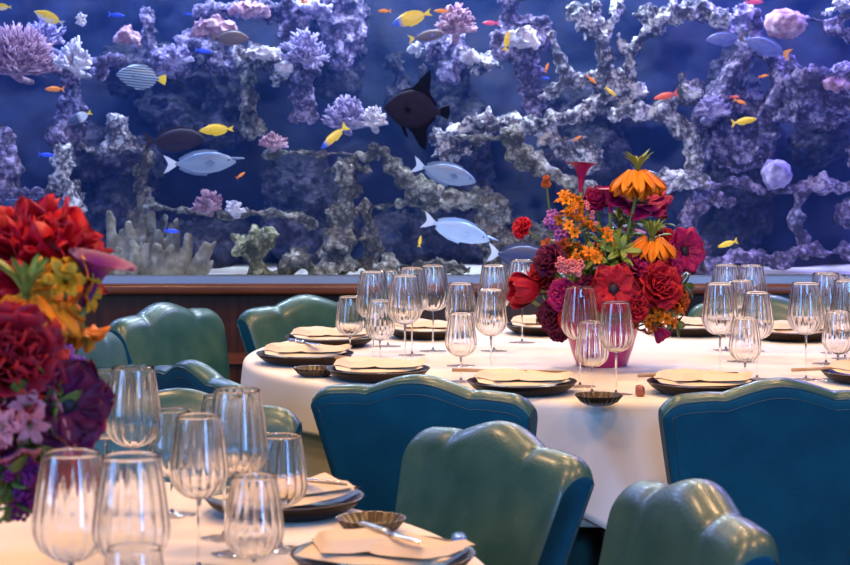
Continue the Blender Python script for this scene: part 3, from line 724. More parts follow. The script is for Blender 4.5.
branching('small pink fan of coral at the end of the thin shelf', M['coral_pink'], 273, 142, 7.5, 16, 11, 60, 1.5)
branching('pink coral bush on the thin grey shelf', M['coral_pink'], 208, 203, 7.5, 17, 15, 70, 1.4)
branching('short whitish coral tuft beside the pink bush', M['coral_white'], 234, 208, 7.45, 12, 9, 36, 1.5)
branching('lilac bushy coral on the rock column', M['coral_lilac'], 305, 50, 7.6, 25, 21, 110, 1.5)
branching('spreading lilac coral over the yellow fish', M['coral_lilac'], 346, 116, 7.55, 25, 22, 110, 1.5)
branching('white tipped coral next to the batfish', M['coral_white'], 374, 118, 7.5, 14, 13, 50, 1.5)
cauliflower('lilac crust of coral at the top of the hanging column', M['coral_lilac'], 310, 8, 7.8, 26, 10, 60, 4)
branching('pale pink bushy coral under the orange fish', M['coral_pink'], 456, 22, 7.6, 20, 20, 100, 1.7)
cauliflower('small white lumps beside the blue and yellow angelfish', M['coral_white'], 418, 48, 7.6, 10, 9, 24, 4)
cauliflower('white lumps on the crown of the stone trunk', M['coral_white'], 524, 40, 7.5, 18, 15, 46, 4.5)
cauliflower('white lump cluster on the neck of the bushy coral', M['coral_white'], 470, 58, 7.6, 12, 10, 30, 4)
branching('lilac coral patch on the bent grey arch', M['coral_lilac'], 712, 108, 7.5, 18, 14, 80, 1.7)
rock('round pink brain coral below the pink fish', M['coral_pink'], 7.6, [[(780,22,14),(784,22,14)]], name='brain_coral', cat='coral', vox=.008, big=.01, mid=.02, fine=.0, tx_mid=TX_BRAIN, sz=.8)
rock('round dome coral on the long flat shelf', M['coral_lilac'], 7.45, [[(776,170,15),(779,171,14)]], name='dome_coral', cat='coral', vox=.008, big=.01, mid=.022, fine=.008, sz=.95)
cauliflower('pinkish crust on the huge purple boulder', M['coral_pink'], 836, 86, 7.55, 15, 12, 50, 4)
cauliflower('white crust at the top corner of the tank', M['coral_white'], 842, 6, 7.6, 14, 9, 40, 4)
cauliflower('lilac lumps along the top edge above the trunk', M['coral_lilac'], 742, 14, 7.7, 12, 12, 40, 4)
# finger coral: one colony of thick blunt fingers
b = MB(); rnd = random.Random(5)
fin = [(112,258,110,214,8),(124,262,122,232,7),(131,262,129,224,7),(142,262,143,220,8),(150,250,152,208,8),(160,262,158,232,8),(168,264,171,228,8),(176,262,176,222,7),(186,268,189,238,8),(135,270,134,244,8),(146,272,147,246,8),(156,272,157,246,8),(166,273,172,248,8),(178,273,186,246,8),(192,273,206,246,8),(196,274,214,243,6),(120,272,118,250,8),(128,240,131,214,6),(204,274,212,262,5),(142,240,140,198,6),(160,236,166,216,6),(108,272,106,256,7)]
for x0,y0,x1,y1,r in fin:
    Yf = 7.42 if y0 > 267 else 7.55 if y0 > 255 else 7.7
    a, c = W(x0,y0,Yf), W(x1,y1,Yf+rnd.uniform(-.05,.05)); k = r*.80*Yf/F_PX
    for q in range(9): b.add(*ball(a.lerp(c, q/8), k*(1.05-.25*(q/8)**2)*rnd.uniform(.94,1.06), 2))
b.add(*ball(W(160,274,7.55), .18, 2, (1.0,.7,.10)))
o = b.build('finger_coral', M['coral_beige']); m = o.modifiers.new('r','REMESH'); m.mode = 'VOXEL'; m.voxel_size = .008
for t_, st in ((TX_FINE,.012),(TX_MID,-.010)):
    d = o.modifiers.new('d','DISPLACE'); d.texture = t_; d.texture_coords = 'LOCAL'; d.strength = st; d.mid_level = .4
bake(o); tag(o, 'cluster of thick blunt grey finger coral on the sand', 'coral')

# ------------------------------------------------------------------ fish
def fish_mat(name, back, belly, rough=.4, mode='z', lo=-.15, hi=.25, extra=None):
    """back/belly colouring along the fish's own height ('z') or length ('x'), or stripes"""
    m = mat(name, back, rough, coat=.15); nt = m.node_tree; b = nt.nodes['Principled BSDF']; tc = nt.nodes.new('ShaderNodeTexCoord')
    sp = nt.nodes.new('ShaderNodeSeparateXYZ'); nt.links.new(tc.outputs['Object'], sp.inputs[0])
    r = nt.nodes.new('ShaderNodeValToRGB'); mr = nt.nodes.new('ShaderNodeMapRange'); mr.inputs[1].default_value = lo; mr.inputs[2].default_value = hi
    if mode == 'stripe':
        wv = nt.nodes.new('ShaderNodeTexWave'); wv.bands_direction = 'Z'; wv.inputs['Scale'].default_value = hi; wv.inputs['Distortion'].default_value = 1.2; wv.inputs['Detail'].default_value = 0; wv.inputs['Detail Scale'].default_value = 1
        nt.links.new(tc.outputs['Object'], wv.inputs['Vector']); nt.links.new(wv.outputs['Fac'], r.inputs[0])
    else:
        nt.links.new(sp.outputs['Z' if mode == 'z' else 'X'], mr.inputs[0]); nt.links.new(mr.outputs[0], r.inputs[0])
    r.color_ramp.elements[0].color = (*belly, 1); r.color_ramp.elements[1].color = (*back, 1)
    r.color_ramp.elements[0].position = .3; r.color_ramp.elements[1].position = .7
    for p, c in (extra or []):
        e = r.color_ramp.elements.new(p); e.color = (*c, 1)
    nt.links.new(r.outputs[0], b.inputs['Base Color']); return m
FM = {
 'unicorn': fish_mat('unicornfish_skin', (.07,.12,.24), (.20,.27,.40)), 'unicorn_pale': fish_mat('pale_unicornfish_skin', (.22,.36,.62), (.40,.54,.78)),
 'brown': mat('tang_skin', (.020,.013,.026), .6, spec=.15), 'bat': mat('batfish_skin', (.006,.004,.013), .7, var=[(.014,.008,.022)], vscale=9, spec=.1),
 'yellow': mat('yellow_fish_skin', (.85,.55,.02), .4), 'orange': mat('orange_fish_skin', (.88,.26,.02), .4), 'red': mat('red_fish_skin', (.75,.10,.05), .4),
 'blue': mat('blue_fish_skin', (.02,.08,.80), .4), 'pinkf': mat('pink_fish_skin', (.85,.10,.25), .4), 'white': mat('white_fin', (.55,.62,.75), .4),
 'olive': mat('brown_fish_skin', (.12,.08,.09), .5), 'navy': mat('navy_fish_skin', (.02,.03,.10), .4), 'dblue': mat('dusky_blue_skin', (.07,.10,.34), .45, var=[(.12,.13,.40)], vscale=9),
 'foxface': fish_mat('foxface_skin', (.85,.55,.03), (.80,.70,.60), mode='z', lo=-.2, hi=.12), 'emperor': fish_mat('emperor_skin', (.30,.38,.50), (.04,.07,.16), mode='stripe', hi=5.5),
 'yb': fish_mat('yellow_blue_skin', (.03,.10,.60), (.85,.55,.05), mode='x', lo=.05, hi=.45), 'banner': fish_mat('stripe_skin', (.04,.06,.15), (.55,.62,.75), mode='x', lo=-.25, hi=.2),
 'black': mat('fish_eye', (.004,.004,.006), .15),
 'finw': mat('clear_fin', (.35,.42,.55), .5), 'fingrey': mat('grey_fin', (.10,.15,.28), .5), 'yfin': mat('yellow_fin', (.85,.62,.03), .45), 'ofin': mat('orange_fin', (.80,.30,.05), .5), 'dfin': mat('dark_fin', (.002,.002,.006), .8, spec=.05),
}
SHAPES = {   # (x from nose .5 to peduncle, upper, lower half heights), width ratio
 'tang': ([(.50,.012,.012),(.46,.06,.05),(.38,.125,.10),(.25,.185,.165),(.08,.21,.20),(-.10,.185,.18),(-.25,.12,.12),(-.34,.055,.055),(-.40,.028,.028),(-.42,.026,.026)], .36),
 'slim': ([(.50,.008,.010),(.45,.045,.045),(.34,.085,.085),(.18,.115,.115),(0,.115,.115),(-.18,.09,.09),(-.30,.055,.055),(-.40,.032,.032),(-.43,.034,.034)], .5),
 'deep': ([(.50,.012,.012),(.46,.07,.05),(.38,.16,.13),(.25,.25,.23),(.08,.30,.28),(-.10,.28,.26),(-.25,.19,.18),(-.35,.07,.07),(-.42,.04,.04),(-.44,.04,.04)], .26),
}
def finmesh(outline, th):
    """a thin solid fin from an outline in the x-z plane"""
    n = len(outline); cx = sum(p[0] for p in outline)/n; cz = sum(p[1] for p in outline)/n
    vs = [(x, 0, z) for x, z in outline]+[(cx, th, cz), (cx, -th, cz)]
    fs = []
    for i in range(n): j = (i+1) % n; fs += [(i, j, n), (j, i, n+1)]
    return vs, fs
def fish(name, label, px, py, Y, length_px, shape='slim', ang=0, face=1, body='orange', fin=None, tail=None, yaw=0, horn=False, stretch=1.0, tailkind='fork', tall=0, group=None):
    """ang: heading tilt in the picture (degrees, + = nose up); face 1 nose to +x, -1 nose to -x"""
    L = length_px*Y/F_PX; t = thing(name, label, 'fish', W(px, py, Y), group=group)
    t.rotation_euler = Matrix.Rotation(0 if face > 0 else pi, 3, 'Z').to_euler()
    Mx = Matrix.Rotation(radians(yaw), 4, 'Z') @ Matrix.Rotation(-radians(ang), 4, 'Y')
    if face < 0: t.rotation_euler = (0, 0, pi)
    t.rotation_euler = ((Matrix.Rotation(pi, 4, 'Z') if face < 0 else Matrix.Identity(4)) @ Mx).to_euler()
    t.scale = (L, L, L)
    prof, wr = SHAPES[shape]; n = 14; vs = []
    for x, u, d in prof:
        u *= stretch; d *= stretch; hw = (u+d)/2*wr/stretch**.5
        for i in range(n):
            a = 2*pi*i/n; z = sin(a)*(u if sin(a) > 0 else d); vs.append((x, hw*cos(a), z))
    mesh('body', vs, [tuple(reversed(f)) for f in grid_faces(n, len(prof), True)]+[tuple(range(n)), tuple(reversed(range((len(prof)-1)*n, len(prof)*n)))], FM[body], t)
    fin = FM[fin or body]; tl = FM[tail] if tail else fin
    h = .03*1
    if tailkind == 'fork': v, f = finmesh([(-.40,.03),(-.52,.13*stretch),(-.60,.17*stretch),(-.55,.06),(-.53,0),(-.55,-.06),(-.60,-.17*stretch),(-.52,-.13*stretch),(-.40,-.03)], .012)
    else: v, f = finmesh([(-.40,.035),(-.50,.09),(-.58,.12),(-.60,0),(-.58,-.12),(-.50,-.09),(-.40,-.035)], .012)
    mesh('tail_fin', v, f, tl, t, smooth=False)
    hi = [(p[0], p[1]*stretch) for p in prof if -.36 < p[0] < .3]; lo_ = [(p[0], -p[2]*stretch) for p in prof if -.36 < p[0] < .1]
    e = .035+tall
    o1 = [(x, z-.02) for x, z in hi]+[(x-.03-.25*tall, z+e*(.6+.4*(1-abs(x+.05)))) for x, z in reversed(hi)]
    v, f = finmesh(o1, .008); mesh('dorsal_fin', v, f, fin, t, smooth=False)
    o2 = [(x, z+.02) for x, z in lo_]+[(x-.03-.25*tall, z-e*.9) for x, z in reversed(lo_)]
    v, f = finmesh(o2, .008); mesh('anal_fin', v, f, fin, t, smooth=False)
    for s in (-1, 1):
        w_ = wr*.2*stretch**.5
        v = [(.20, s*w_*.8, -.01), (.12, s*(w_+.05), .05), (.04, s*(w_+.07), .0), (.10, s*(w_+.05), -.05), (.13, s*(w_+.035), 0)]
        mesh('pectoral_fin', v, [(0,1,4),(1,2,4),(2,3,4),(3,0,4)], fin, t, smooth=False)
        k = 2; x = .39
        hh = stretch*.10*wr
        v, f = ball((x, s*hh*.86, .035*stretch), .018, 2, (1,.6,1)); mesh('eye', v, f, FM['black'], t)
    if horn:
        v, f = tube([(.44,0,.055),(.54,0,.052),(.63,0,.048)], [.022,.016,.006], 8); mesh('horn', v, f, FM[body], t)
    return t
YF = 7.25
fish('unicornfish','grey unicornfish with a white tail swimming under the brown tang',203,163,YF,66,'tang',2,1,'unicorn','fingrey','white',horn=True,stretch=.82)
fish('unicornfish','grey blue unicornfish with a white tail, below the batfish',447,174,YF,60,'tang',-16,1,'unicorn','fingrey','white',stretch=.85)
fish('unicornfish','pale blue unicornfish with a horn, above the glass cluster',459,231,7.2,64,'tang',-18,1,'unicorn_pale','unicorn_pale','white',horn=True,stretch=.8)
fish('tang','brown tang facing the small yellow fish',177,140,7.35,56,'tang',2,1,'brown','brown','brown',stretch=1.0)
fish('tang','dark tang half hidden behind the bouquet',522,257,7.2,58,'tang',-8,1,'navy','navy','white',stretch=1.0)
t = fish('batfish','large dark batfish with tall fins in the middle of the aquarium',414,110,7.15,60,'deep',4,-1,'bat','dfin','dfin',stretch=1.15,tailkind='fan')
v,f = finmesh([(.15,.24),(.02,.40),(-.12,.58),(-.22,.70),(-.25,.55),(-.24,.38),(-.28,.16)], .012); mesh('dorsal_fin', v, f, FM['dfin'], t, smooth=False)
v,f = finmesh([(.10,-.24),(-.02,-.42),(-.14,-.60),(-.24,-.66),(-.25,-.50),(-.24,-.34),(-.28,-.14)], .012); mesh('anal_fin', v, f, FM['dfin'], t, smooth=False)
v,f = finmesh([(.24,-.20),(.16,-.20),(.06,-.46),(.12,-.44)], .012); mesh('pelvic_fin', v, f, FM['dfin'], t, smooth=False)
fish('angelfish','striped emperor angelfish with a yellow tail',139,77,YF,46,'deep',6,-1,'emperor','emperor','yfin',stretch=.88,tailkind='fan')
fish('foxface','yellow and white fish at the top beside the white coral sprig',48,17,7.3,30,'deep',22,-1,'foxface','yfin','finw',stretch=.55)
fish('reef_fish','yellow fish cut by the corner of the picture',1,7,7.3,18,'deep',0,-1,'foxface','yfin','yfin',stretch=.6)
fish('reef_fish','bright yellow fish nose to nose with the brown tang',215,130,7.3,32,'deep',-4,-1,'yellow','yfin','yfin',stretch=.55)
fish('reef_fish','yellow and blue fish diving above the thin rock shelf',333,138,7.3,32,'slim',-42,-1,'yb','yfin','yfin',stretch=1.0)
fish('angelfish','blue faced yellow angelfish above the batfish',410,19,7.3,38,'deep',-18,-1,'yb','yfin','yfin',stretch=.6)
fish('reef_fish','small butterfly fish with a yellow tail beside the angular rock',79,118,7.35,24,'deep',-25,-1,'banner','banner','yfin',stretch=.7)
fish('reef_fish','dark fish with a yellow tail behind the red ruffled flower',20,206,7.35,32,'tang',14,-1,'navy','navy','yfin',stretch=.9)
fish('reef_fish','brown fish under the pink cauliflower coral',231,38,7.4,36,'tang',-2,1,'olive','olive','olive',stretch=1.0)
fish('reef_fish','dusky blue fish before the smooth purple trunk',724,39,7.3,36,'tang',-4,-1,'dblue','dblue','olive',stretch=.9)
fish('reef_fish','dusky blue fish with a tan tail before the curled trunk',766,47,7.3,44,'tang',18,-1,'dblue','dblue','ofin',stretch=.9)
fish('reef_fish','greenish fish under the blue faced angelfish',428,36,7.5,34,'tang',10,1,'olive','dblue','yfin',stretch=.8)
small = [('orange',54,89,19,0,-1,'orange fish alone in the dark water below the lilac ledge'),('orange',241,175,10,35,1,'tiny orange fish before the nose of the grey unicornfish'),
 ('orange',384,11,13,0,-1,'orange fish ahead of the blue faced angelfish'),('orange',441,11,15,0,-1,'orange fish before the pale pink bushy coral'),('pinkf',490,23,16,0,-1,'pink fish beside the stone trunk'),
 ('yellow',507,40,20,80,1,'upright yellow fish in front of the crusted crown'),('orange',547,67,10,70,1,'tiny orange fish between trunk and forked branch'),('orange',592,80,12,-40,1,'orange fish at the pale broad boulder'),
 ('yellow',611,92,14,-40,1,'small yellow fish over the pale broad boulder'),('red',665,96,24,-14,-1,'red orange fish at the bent arch'),('pinkf',755,2,18,0,1,'bright pink fish at the top edge'),
 ('yellow',745,121,25,10,1,'yellow fish before the purple sloping boulder'),('orange',741,102,13,-20,1,'orange fish just above a yellow one on the purple slope'),('red',735,97,10,0,1,'tiny red fish above the orange one on the purple slope'),('orange',764,76,10,10,1,'pale orange fish beside the curled trunk'),
 ('yellow',727,244,20,-18,-1,'yellow fish over the lilac ridge by the bouquet'),('yellow',420,241,11,80,1,'tiny yellow fish beside the pale blue unicornfish'),('orange',304,2,10,0,1,'orange fish at the top edge over the lilac bush'),
 ('orange',578,138,9,30,1,'tiny orange fish among the coral rubble')]
for c,px,py,l,a,fc,lab in small: fish('anthias',lab,px,py,7.3,l*.95,'slim',a,fc,c,c,c,group='small bright reef fish',stretch=1.15)
for px,py,l,lab in [(117,15,15,'blue damselfish at the top beside the pinkish round coral'),(47,155,15,'blue damselfish in the dark gap under the angular rock'),(204,51,16,'blue damselfish below the pink cauliflower coral'),(172,231,14,'blue damselfish over the finger coral'),(62,236,12,'blue damselfish behind the red ruffled flower'),(546,78,8,'tiny blue damselfish beside the forked branch'),(188,14,8,'tiny blue damselfish by the top edge corals')]:
    fish('damselfish',lab,px,py,7.3,l,'slim',-6,1,'blue','blue','blue',group='blue damselfish',stretch=1.2)
# a small white starfish on the tank glass
b = MB(); c = W(81,18,7.06)
for k in range(5):
    a = pi/2+2*pi*k/5+.2; d = Vector((cos(a),0,sin(a))); b.add(*tube([d*0, d*.012, d*.022],[.008,.006,.002],8))
o = b.build('starfish', M['coral_white'], loc=c); o.location.y = 7.075; tag(o,'small white starfish stuck to the aquarium glass','starfish')

# ------------------------------------------------------------------ flowers
def petal(a, L, Wd, phi0, phi1, cup=.25, ruff=0, seed=0, r0=.0, z0=0, nu=7, nv=8, tip=.9, th=.0006, base=.35):
    """solid curved petal growing out from the z axis at azimuth a"""
    top, bot = [], []; ca, sa = cos(a), sin(a); r, z = r0, z0; ph = phi0
    for j in range(nv):
        s = j/(nv-1); ph = phi0+(phi1-phi0)*s
        if j: r += cos(ph)*L/(nv-1); z += sin(ph)*L/(nv-1)
        wd = Wd*(base+(1-base)*sin(min(1, s/.65)*pi/2))*(1-tip*max(0, (s-.6)/.4)**2.2)
        for i in range(nu):
            q = -1+2*i/(nu-1); x = r; y = q*wd*.5; zz = z+cup*wd*q*q
            if ruff: zz += ruff*s*noise.noise((q*2.2+seed*3.1, s*2.5, seed*1.7)); x += ruff*.8*s*noise.noise((q*2.7, s*2, seed*5.3))
            p = Vector((x*ca-y*sa, x*sa+y*ca, zz)); nrm = Vector((-sin(ph)*ca, -sin(ph)*sa, cos(ph)))
            top.append(p+nrm*th); bot.append(p-nrm*th)
    n = len(top); f0 = grid_faces(nu, nv)
    fs = [f for f in f0]+[tuple(reversed([i+n for i in f])) for f in f0]
    ring = [i for i in range(nu)]+[j*nu+nu-1 for j in range(1, nv)]+[(nv-1)*nu+i for i in range(nu-2, -1, -1)]+[j*nu for j in range(nv-2, 0, -1)]
    for k in range(len(ring)):
        p, q = ring[k], ring[(k+1) % len(ring)]; fs.append((p, p+n, q+n, q))
    return top+bot, fs
def flower_base(name, label, base, P, d, group, stem_r=.0024, cat='flower', leafy=0):
    """an Empty at the vase mouth with a curved stem to the bloom"""
    t = thing(name, label, cat, base, group=group)
    P = Vector(P)-Vector(base); d = Vector(d).normalized(); L = P.length
    ctrl = P-d*L*.35; ctrl.z = max(ctrl.z, P.z*.45) if P.z > 0 else ctrl.z
    pts = bez((0,0,-.05), ctrl, P, 10); v, f = tube(pts, stem_r, 7); mesh('stem', v, f, M['stem'], t)
    return t, Matrix.Translation(P) @ frame(d), pts
def rn(label): return random.Random(label)
def anemone(label, base, P, d, R, material, group=None):
    t, X, _ = flower_base('anemone', label, base, P, d, group); r = rn(label); b = MB()
    for k in range(6): b.add(*petal(2*pi*k/6+r.uniform(-.1,.1), R, R*.95, .22+r.uniform(-.08,.08), .05+r.uniform(-.2,.15), .10, .012*R/.05, k+r.random()*9, .003), M=X)
    for k in range(7): b.add(*petal(2*pi*(k+.5)/7+r.uniform(-.1,.1), R*.86, R*.75, .55, .25+r.uniform(-.15,.15), .14, .012*R/.05, k+20+r.random()*9, .003, .002), M=X)
    b.build('corolla', M[material], t)
    c = MB(); c.add(*ball((0,0,.006), R*.21, 2, (1,1,.8)), M=X)
    for k in range(40):
        a = r.uniform(0, 2*pi); q = R*r.uniform(.18, .34); p = Vector((q*cos(a), q*sin(a), R*r.uniform(.08,.2))); c.add(*tube([(0,0,.004), p*.8, p], [.0006]*3, 4), M=X); c.add(*ball(p, R*.028, 1), M=X)
    c.build('dark_centre', M['black_eye'], t); return t
def rose(label, base, P, d, R, material, group=None, name='rose', open_=.5, ruff=.25):
    t, X, _ = flower_base(name, label, base, P, d, group, .003); r = rn(label); b = MB()
    for lay, (n, rr, p0, p1, ll) in enumerate([(3,.02,1.50,1.75,.75),(4,.06,1.42,1.6,.85),(5,.12,1.30,1.40,.95),(6,.18,1.12,1.05,1.0),(7,.22,.90,.70,1.02),(8,.22,.60,.25,1.0)]):
        for k in range(n):
            b.add(*petal(2*pi*k/n+lay*.7+r.uniform(-.15,.15), R*ll, R*1.05, p0-open_*.2*lay/5, p1-open_*lay/5+r.uniform(-.1,.1), .30, ruff*R, k+lay*11+r.random()*5, R*rr, 0, tip=.55, base=.5), M=X)
    b.build('corolla', M[material], t)
    g = MB()
    for k in range(5): g.add(*petal(2*pi*k/5, R*.6, R*.2, .4, -.4, .1, 0, k, .002, -.004), M=X)
    g.build('calyx', M['leaf'], t); return t
def tulip(label, base, P, d, R, material, group=None):
    t, X, _ = flower_base('tulip', label, base, P, d, group, .003); b = MB()
    for k in range(6): b.add(*petal(2*pi*k/6, R*2.1, R*1.55, .35 if k % 2 else .2, 2.05, .34, .05*R, k, .002, 0, tip=.8, base=.5, nv=11), M=X)
    b.build('corolla', M[material], t); return t
def calla(label, base, P, d, R, H, material, group=None):
    t, X, _ = flower_base('calla_lily', label, base, P, d, group, .004); nu, nv = 28, 14; vs = []
    for sgn in (1, -1):
        for j in range(nv):
            s = j/(nv-1)
            for i in range(nu):
                a = -pi*1.02+2*pi*1.02*i/(nu-1); k = .5+.5*cos(a)
                r = (.12+.30*s+.62*s**4)*R*(1+.25*s*k)-.0009*(sgn < 0)+.0008*a
                vs.append((r*cos(a)+.35*R*s**3*k, r*sin(a), H*s*(.78+.22*k)-.30*H*s**6*k))
    n = nu*nv; f0 = grid_faces(nu, nv); fs = list(f0)+[tuple(reversed([i+n for i in f])) for f in f0]
    fs += [((nv-1)*nu+i, (nv-1)*nu+i+n, (nv-1)*nu+i+1+n, (nv-1)*nu+i+1) for i in range(nu-1)]
    b = MB(); b.add(vs, fs, X); b.build('spathe', M[material], t)
    b = MB(); b.add(*tube([(0,0,.01),(0,0,H*.45),(0,0,H*.62)], [R*.09,R*.09,R*.03], 8), M=X); b.build('spadix', M['yellow'], t); return t
def crown(label, base, P, d, R, H, group=None, n=7, material='orange'):
    """crown imperial: a ring of hanging bells under a tuft of leaves; P is where the ring hangs"""
    t, X, _ = flower_base('crown_imperial', label, base, P, d, group, .0042); r = rn(label); b = MB(); 
    for k in range(n):
        a = 2*pi*k/n+r.uniform(-.1,.1); o = Vector((cos(a)*R*.38, sin(a)*R*.38, r.uniform(-.006,.004))); dd = Vector((cos(a)*r.uniform(.25,.5), sin(a)*r.uniform(.25,.5), -1)); Y_ = X @ Matrix.Translation(o) @ frame(dd)
        for q in range(6): b.add(*petal(2*pi*q/6+.3*k, H*r.uniform(1.0,1.25), H*.40, .95, 1.5-(.45 if q % 2 else .2), .22, .010, q+k+r.random()*4, .003, 0, tip=.85, nu=5, nv=7, base=.5), M=Y_)
    b.build('bells', M[material], t)
    g = MB()
    for k in range(16):
        a = 2*pi*k/16+r.uniform(-.2,.2); g.add(*petal(a, H*r.uniform(.7,1.15), H*.16, 1.35, .55+r.uniform(-.2,.4), .3, 0, k, .003, .0, nu=3, nv=6, tip=1), M=X)
    g.add(*tube([(0,0,-.002),(0,0,H*.5)], .004, 7), M=X); g.build('leaf_tuft', M['lime'], t)
    return t
def starburst(label, base, P, R, material, group=None, n=9, name='alstroemeria', size=.018, up=(0,-.4,1), centre='yellow'):
    t, X, _ = flower_base(name, label, base, P, up, group); r = rn(label); b = MB(); g = MB()
    for k in range(n):
        d = Vector((r.gauss(0,1), r.gauss(0,1)-.5, r.gauss(0,1)+.3)).normalized(); p = d*R*r.uniform(.5,1)
        p = Vector((p.x, p.y, p.z)); Y_ = Matrix.Translation(X.translation+p) @ frame(d)
        for q in range(6): b.add(*petal(2*pi*q/6, size*r.uniform(.9,1.2), size*.5, 1.0, .15, .3, .002, q+k, .001, 0, nu=4, nv=5, tip=.9), M=Y_)
        g.add(*tube([X.translation, X.translation+p*.6+Vector((0,0,-.004)), X.translation+p], .0011, 5))
        for q in range(4):
            a = q*1.57; g.add(*tube([X.translation+p, X.translation+p+d*size*.7+Vector((cos(a),sin(a),0))*.003], .0005, 4))
    b.build('florets', M[material], t); g.build('stalks', M['stem'], t); return t
def cluster(label, base, P, R, material, group=None, n=26, r0=.006, name='wax_flower', sz=(1,1,1)):
    t, X, _ = flower_base(name, label, base, P, (0,-.3,1), group); r = rn(label); b = MB(); g = MB(); c = X.translation
    for k in range(n):
        d = Vector((r.gauss(0,1)*sz[0], r.gauss(0,1)*sz[1], r.gauss(0,1)*sz[2])); p = c+d.normalized()*R*r.uniform(.3,1)*Vector(sz).length/1.73
        for q in range(5): b.add(*ball(p+Vector((cos(q*1.257),sin(q*1.257)*.6,sin(q*1.257)))*r0*.75, r0*.55, 1))
        g.add(*tube([c-Vector((0,0,R)), p], .0007, 4))
    b.build('florets', M[material], t); g.build('stalks', M['stem'], t); return t
def spray(label, base, P, L, material='leaf', n=16, group=None, d=(0,0,1), leaf=.035, wd=.4, name='foliage_sprig', spread=1.0, droop=.3):
    t, X, pts = flower_base(name, label, base, P, d, group, .002, 'foliage'); r = rn(label); b = MB(); dd = Vector(d).normalized()
    for k in range(n):
        s = k/(n-1); p = X.translation-dd*L*(1-s); a = k*2.4; rot = frame(dd) @ Matrix.Rotation(a, 4, 'Z'); Y_ = Matrix.Translation(p) @ rot
        b.add(*petal(0, leaf*r.uniform(.7,1.2), leaf*wd, .9*spread, .9-1.2*droop*r.uniform(.5,1.6), .2, 0, k, .001, 0, nu=4, nv=7, tip=1), M=Y_)
    b.build('leaves', M[material], t); return t

# vases
def vase(C, label, material, k=1.0):
    t = thing('flower_vase', label, 'vase', (C[0], C[1], TZ+.0004))
    v, f = lathe([(.0005,.002),(.052*k,0),(.058*k,.004),(.070*k,.04),(.082*k,.085),(.090*k,.125),(.0905*k,.127),(.087*k,.126),(.079*k,.085),(.067*k,.042),(.050*k,.010),(.0005,.010)], 64); mesh('body', v, f, M[material], t)
    v, f = lathe([(.0005,.09),(.079*k,.0905),(.0795*k,.094),(.0005,.11)], 40); mesh('soil', v, f, M['stem'], t)['label'] = 'green floral filling'
    return t
CV = (.434, 5.16); vase(CV, 'deep pink vase holding the bouquet on the white table', 'vase', 1.08)
VB = Vector((CV[0], CV[1], TZ+.12)); rb = random.Random(12)
def B(): a = rb.uniform(0, 2*pi); q = rb.uniform(.01,.05); return VB+Vector((q*cos(a), q*sin(a), 0))
def A(px, py, dy=0): return W(px, py, CV[1]+dy)
GB = 'flowers of the pink vase bouquet'
crown('orange crown imperial standing highest in the bouquet', B(), A(638,171,-.10), (.0,-.03,1), .056, .056, GB, n=9)
anemone('magenta anemone right under the highest orange crown flower', B(), A(640,205,-.02), (.10,-.42,.75), .080, 'magenta', GB)
anemone('crimson anemone turned outward at the side of the bouquet', B(), A(683,251,-.02), (.40,-.85,.05), .058, 'magenta', GB)
crown('orange crown flower tilted down in the upper middle of the bouquet', B(), A(652,238,-.12), (.10,-.12,1), .056, .052, GB, n=8)
anemone('red anemone with a dark eye facing out, low in the middle', B(), A(613,289,-.20), (.05,-.95,.15), .062, 'red', GB)
rose('red ranunculus beside the red anemone', B(), A(657,287,-.16), (.25,-.85,.3), .050, 'red', GB)
rose('magenta ranunculus under the tilted orange crown flower', B(), A(640,272,-.14), (.1,-.6,.7), .042, 'magenta', GB)
tulip('red tulip lying sideways toward the glasses', B(), A(540,291,-.06), (-1,-.25,.05), .040, 'red', GB)
rose('small red bloom reaching out beside the tang', B(), A(524,229,0), (-.7,-.5,.4), .024, 'scarlet', GB)
calla('dark red calla lily standing tall above the orange florets', B(), A(581,192,0), (.06,0,1), .034, .095, 'magenta', GB)
calla('dark red calla lily touching the magenta anemone', B(), A(610,213,-.02), (-.05,0,1), .028, .085, 'magenta', GB)
calla('dark calla lily deep inside the bouquet', B(), A(628,248,.03), (.1,-.2,1), .026, .06, 'magenta', GB)
rose('magenta bloom between the two calla lilies', B(), A(597,201,.03), (-.1,-.7,.5), .030, 'magenta', GB)
cluster('lilac sweet pea at the thin side of the bouquet', B(), A(554,219,-.02), .020, 'lilac', GB, 16, .010, 'sweet_pea')
cluster('second lilac floret cluster under the first', B(), A(560,238,-.04), .022, 'lilac', GB, 12, .009, 'sweet_pea')
for px, py, dy, R, lab in [(567,212,-.02,.045,'orange floret cluster under the tall calla lily'),(574,232,-.06,.05,'orange floret cluster amid the thin stems'),(553,252,-.03,.045,'orange florets beside the dark red blooms'),(590,262,-.12,.045,'orange florets above the pink wax flowers'),(661,318,-.12,.045,'orange florets low beside the red ranunculus'),(600,246,-.10,.045,'yellow orange florets in the heart of the bouquet'),(650,318,-.06,.04,'rusty florets hanging over the vase')]:
    starburst(lab, B(), A(px,py,dy), R, 'rust' if 'rusty' in lab or 'dark red' in lab else 'orange', GB, 11)
cluster('coral pink wax flowers in the middle of the bouquet', B(), A(571,267,-.18), .034, 'pink', GB, 34, .0065)
cluster('pale pink buds behind the first calla lily', B(), A(588,214,-.04), .040, 'pink', GB, 16, .005)
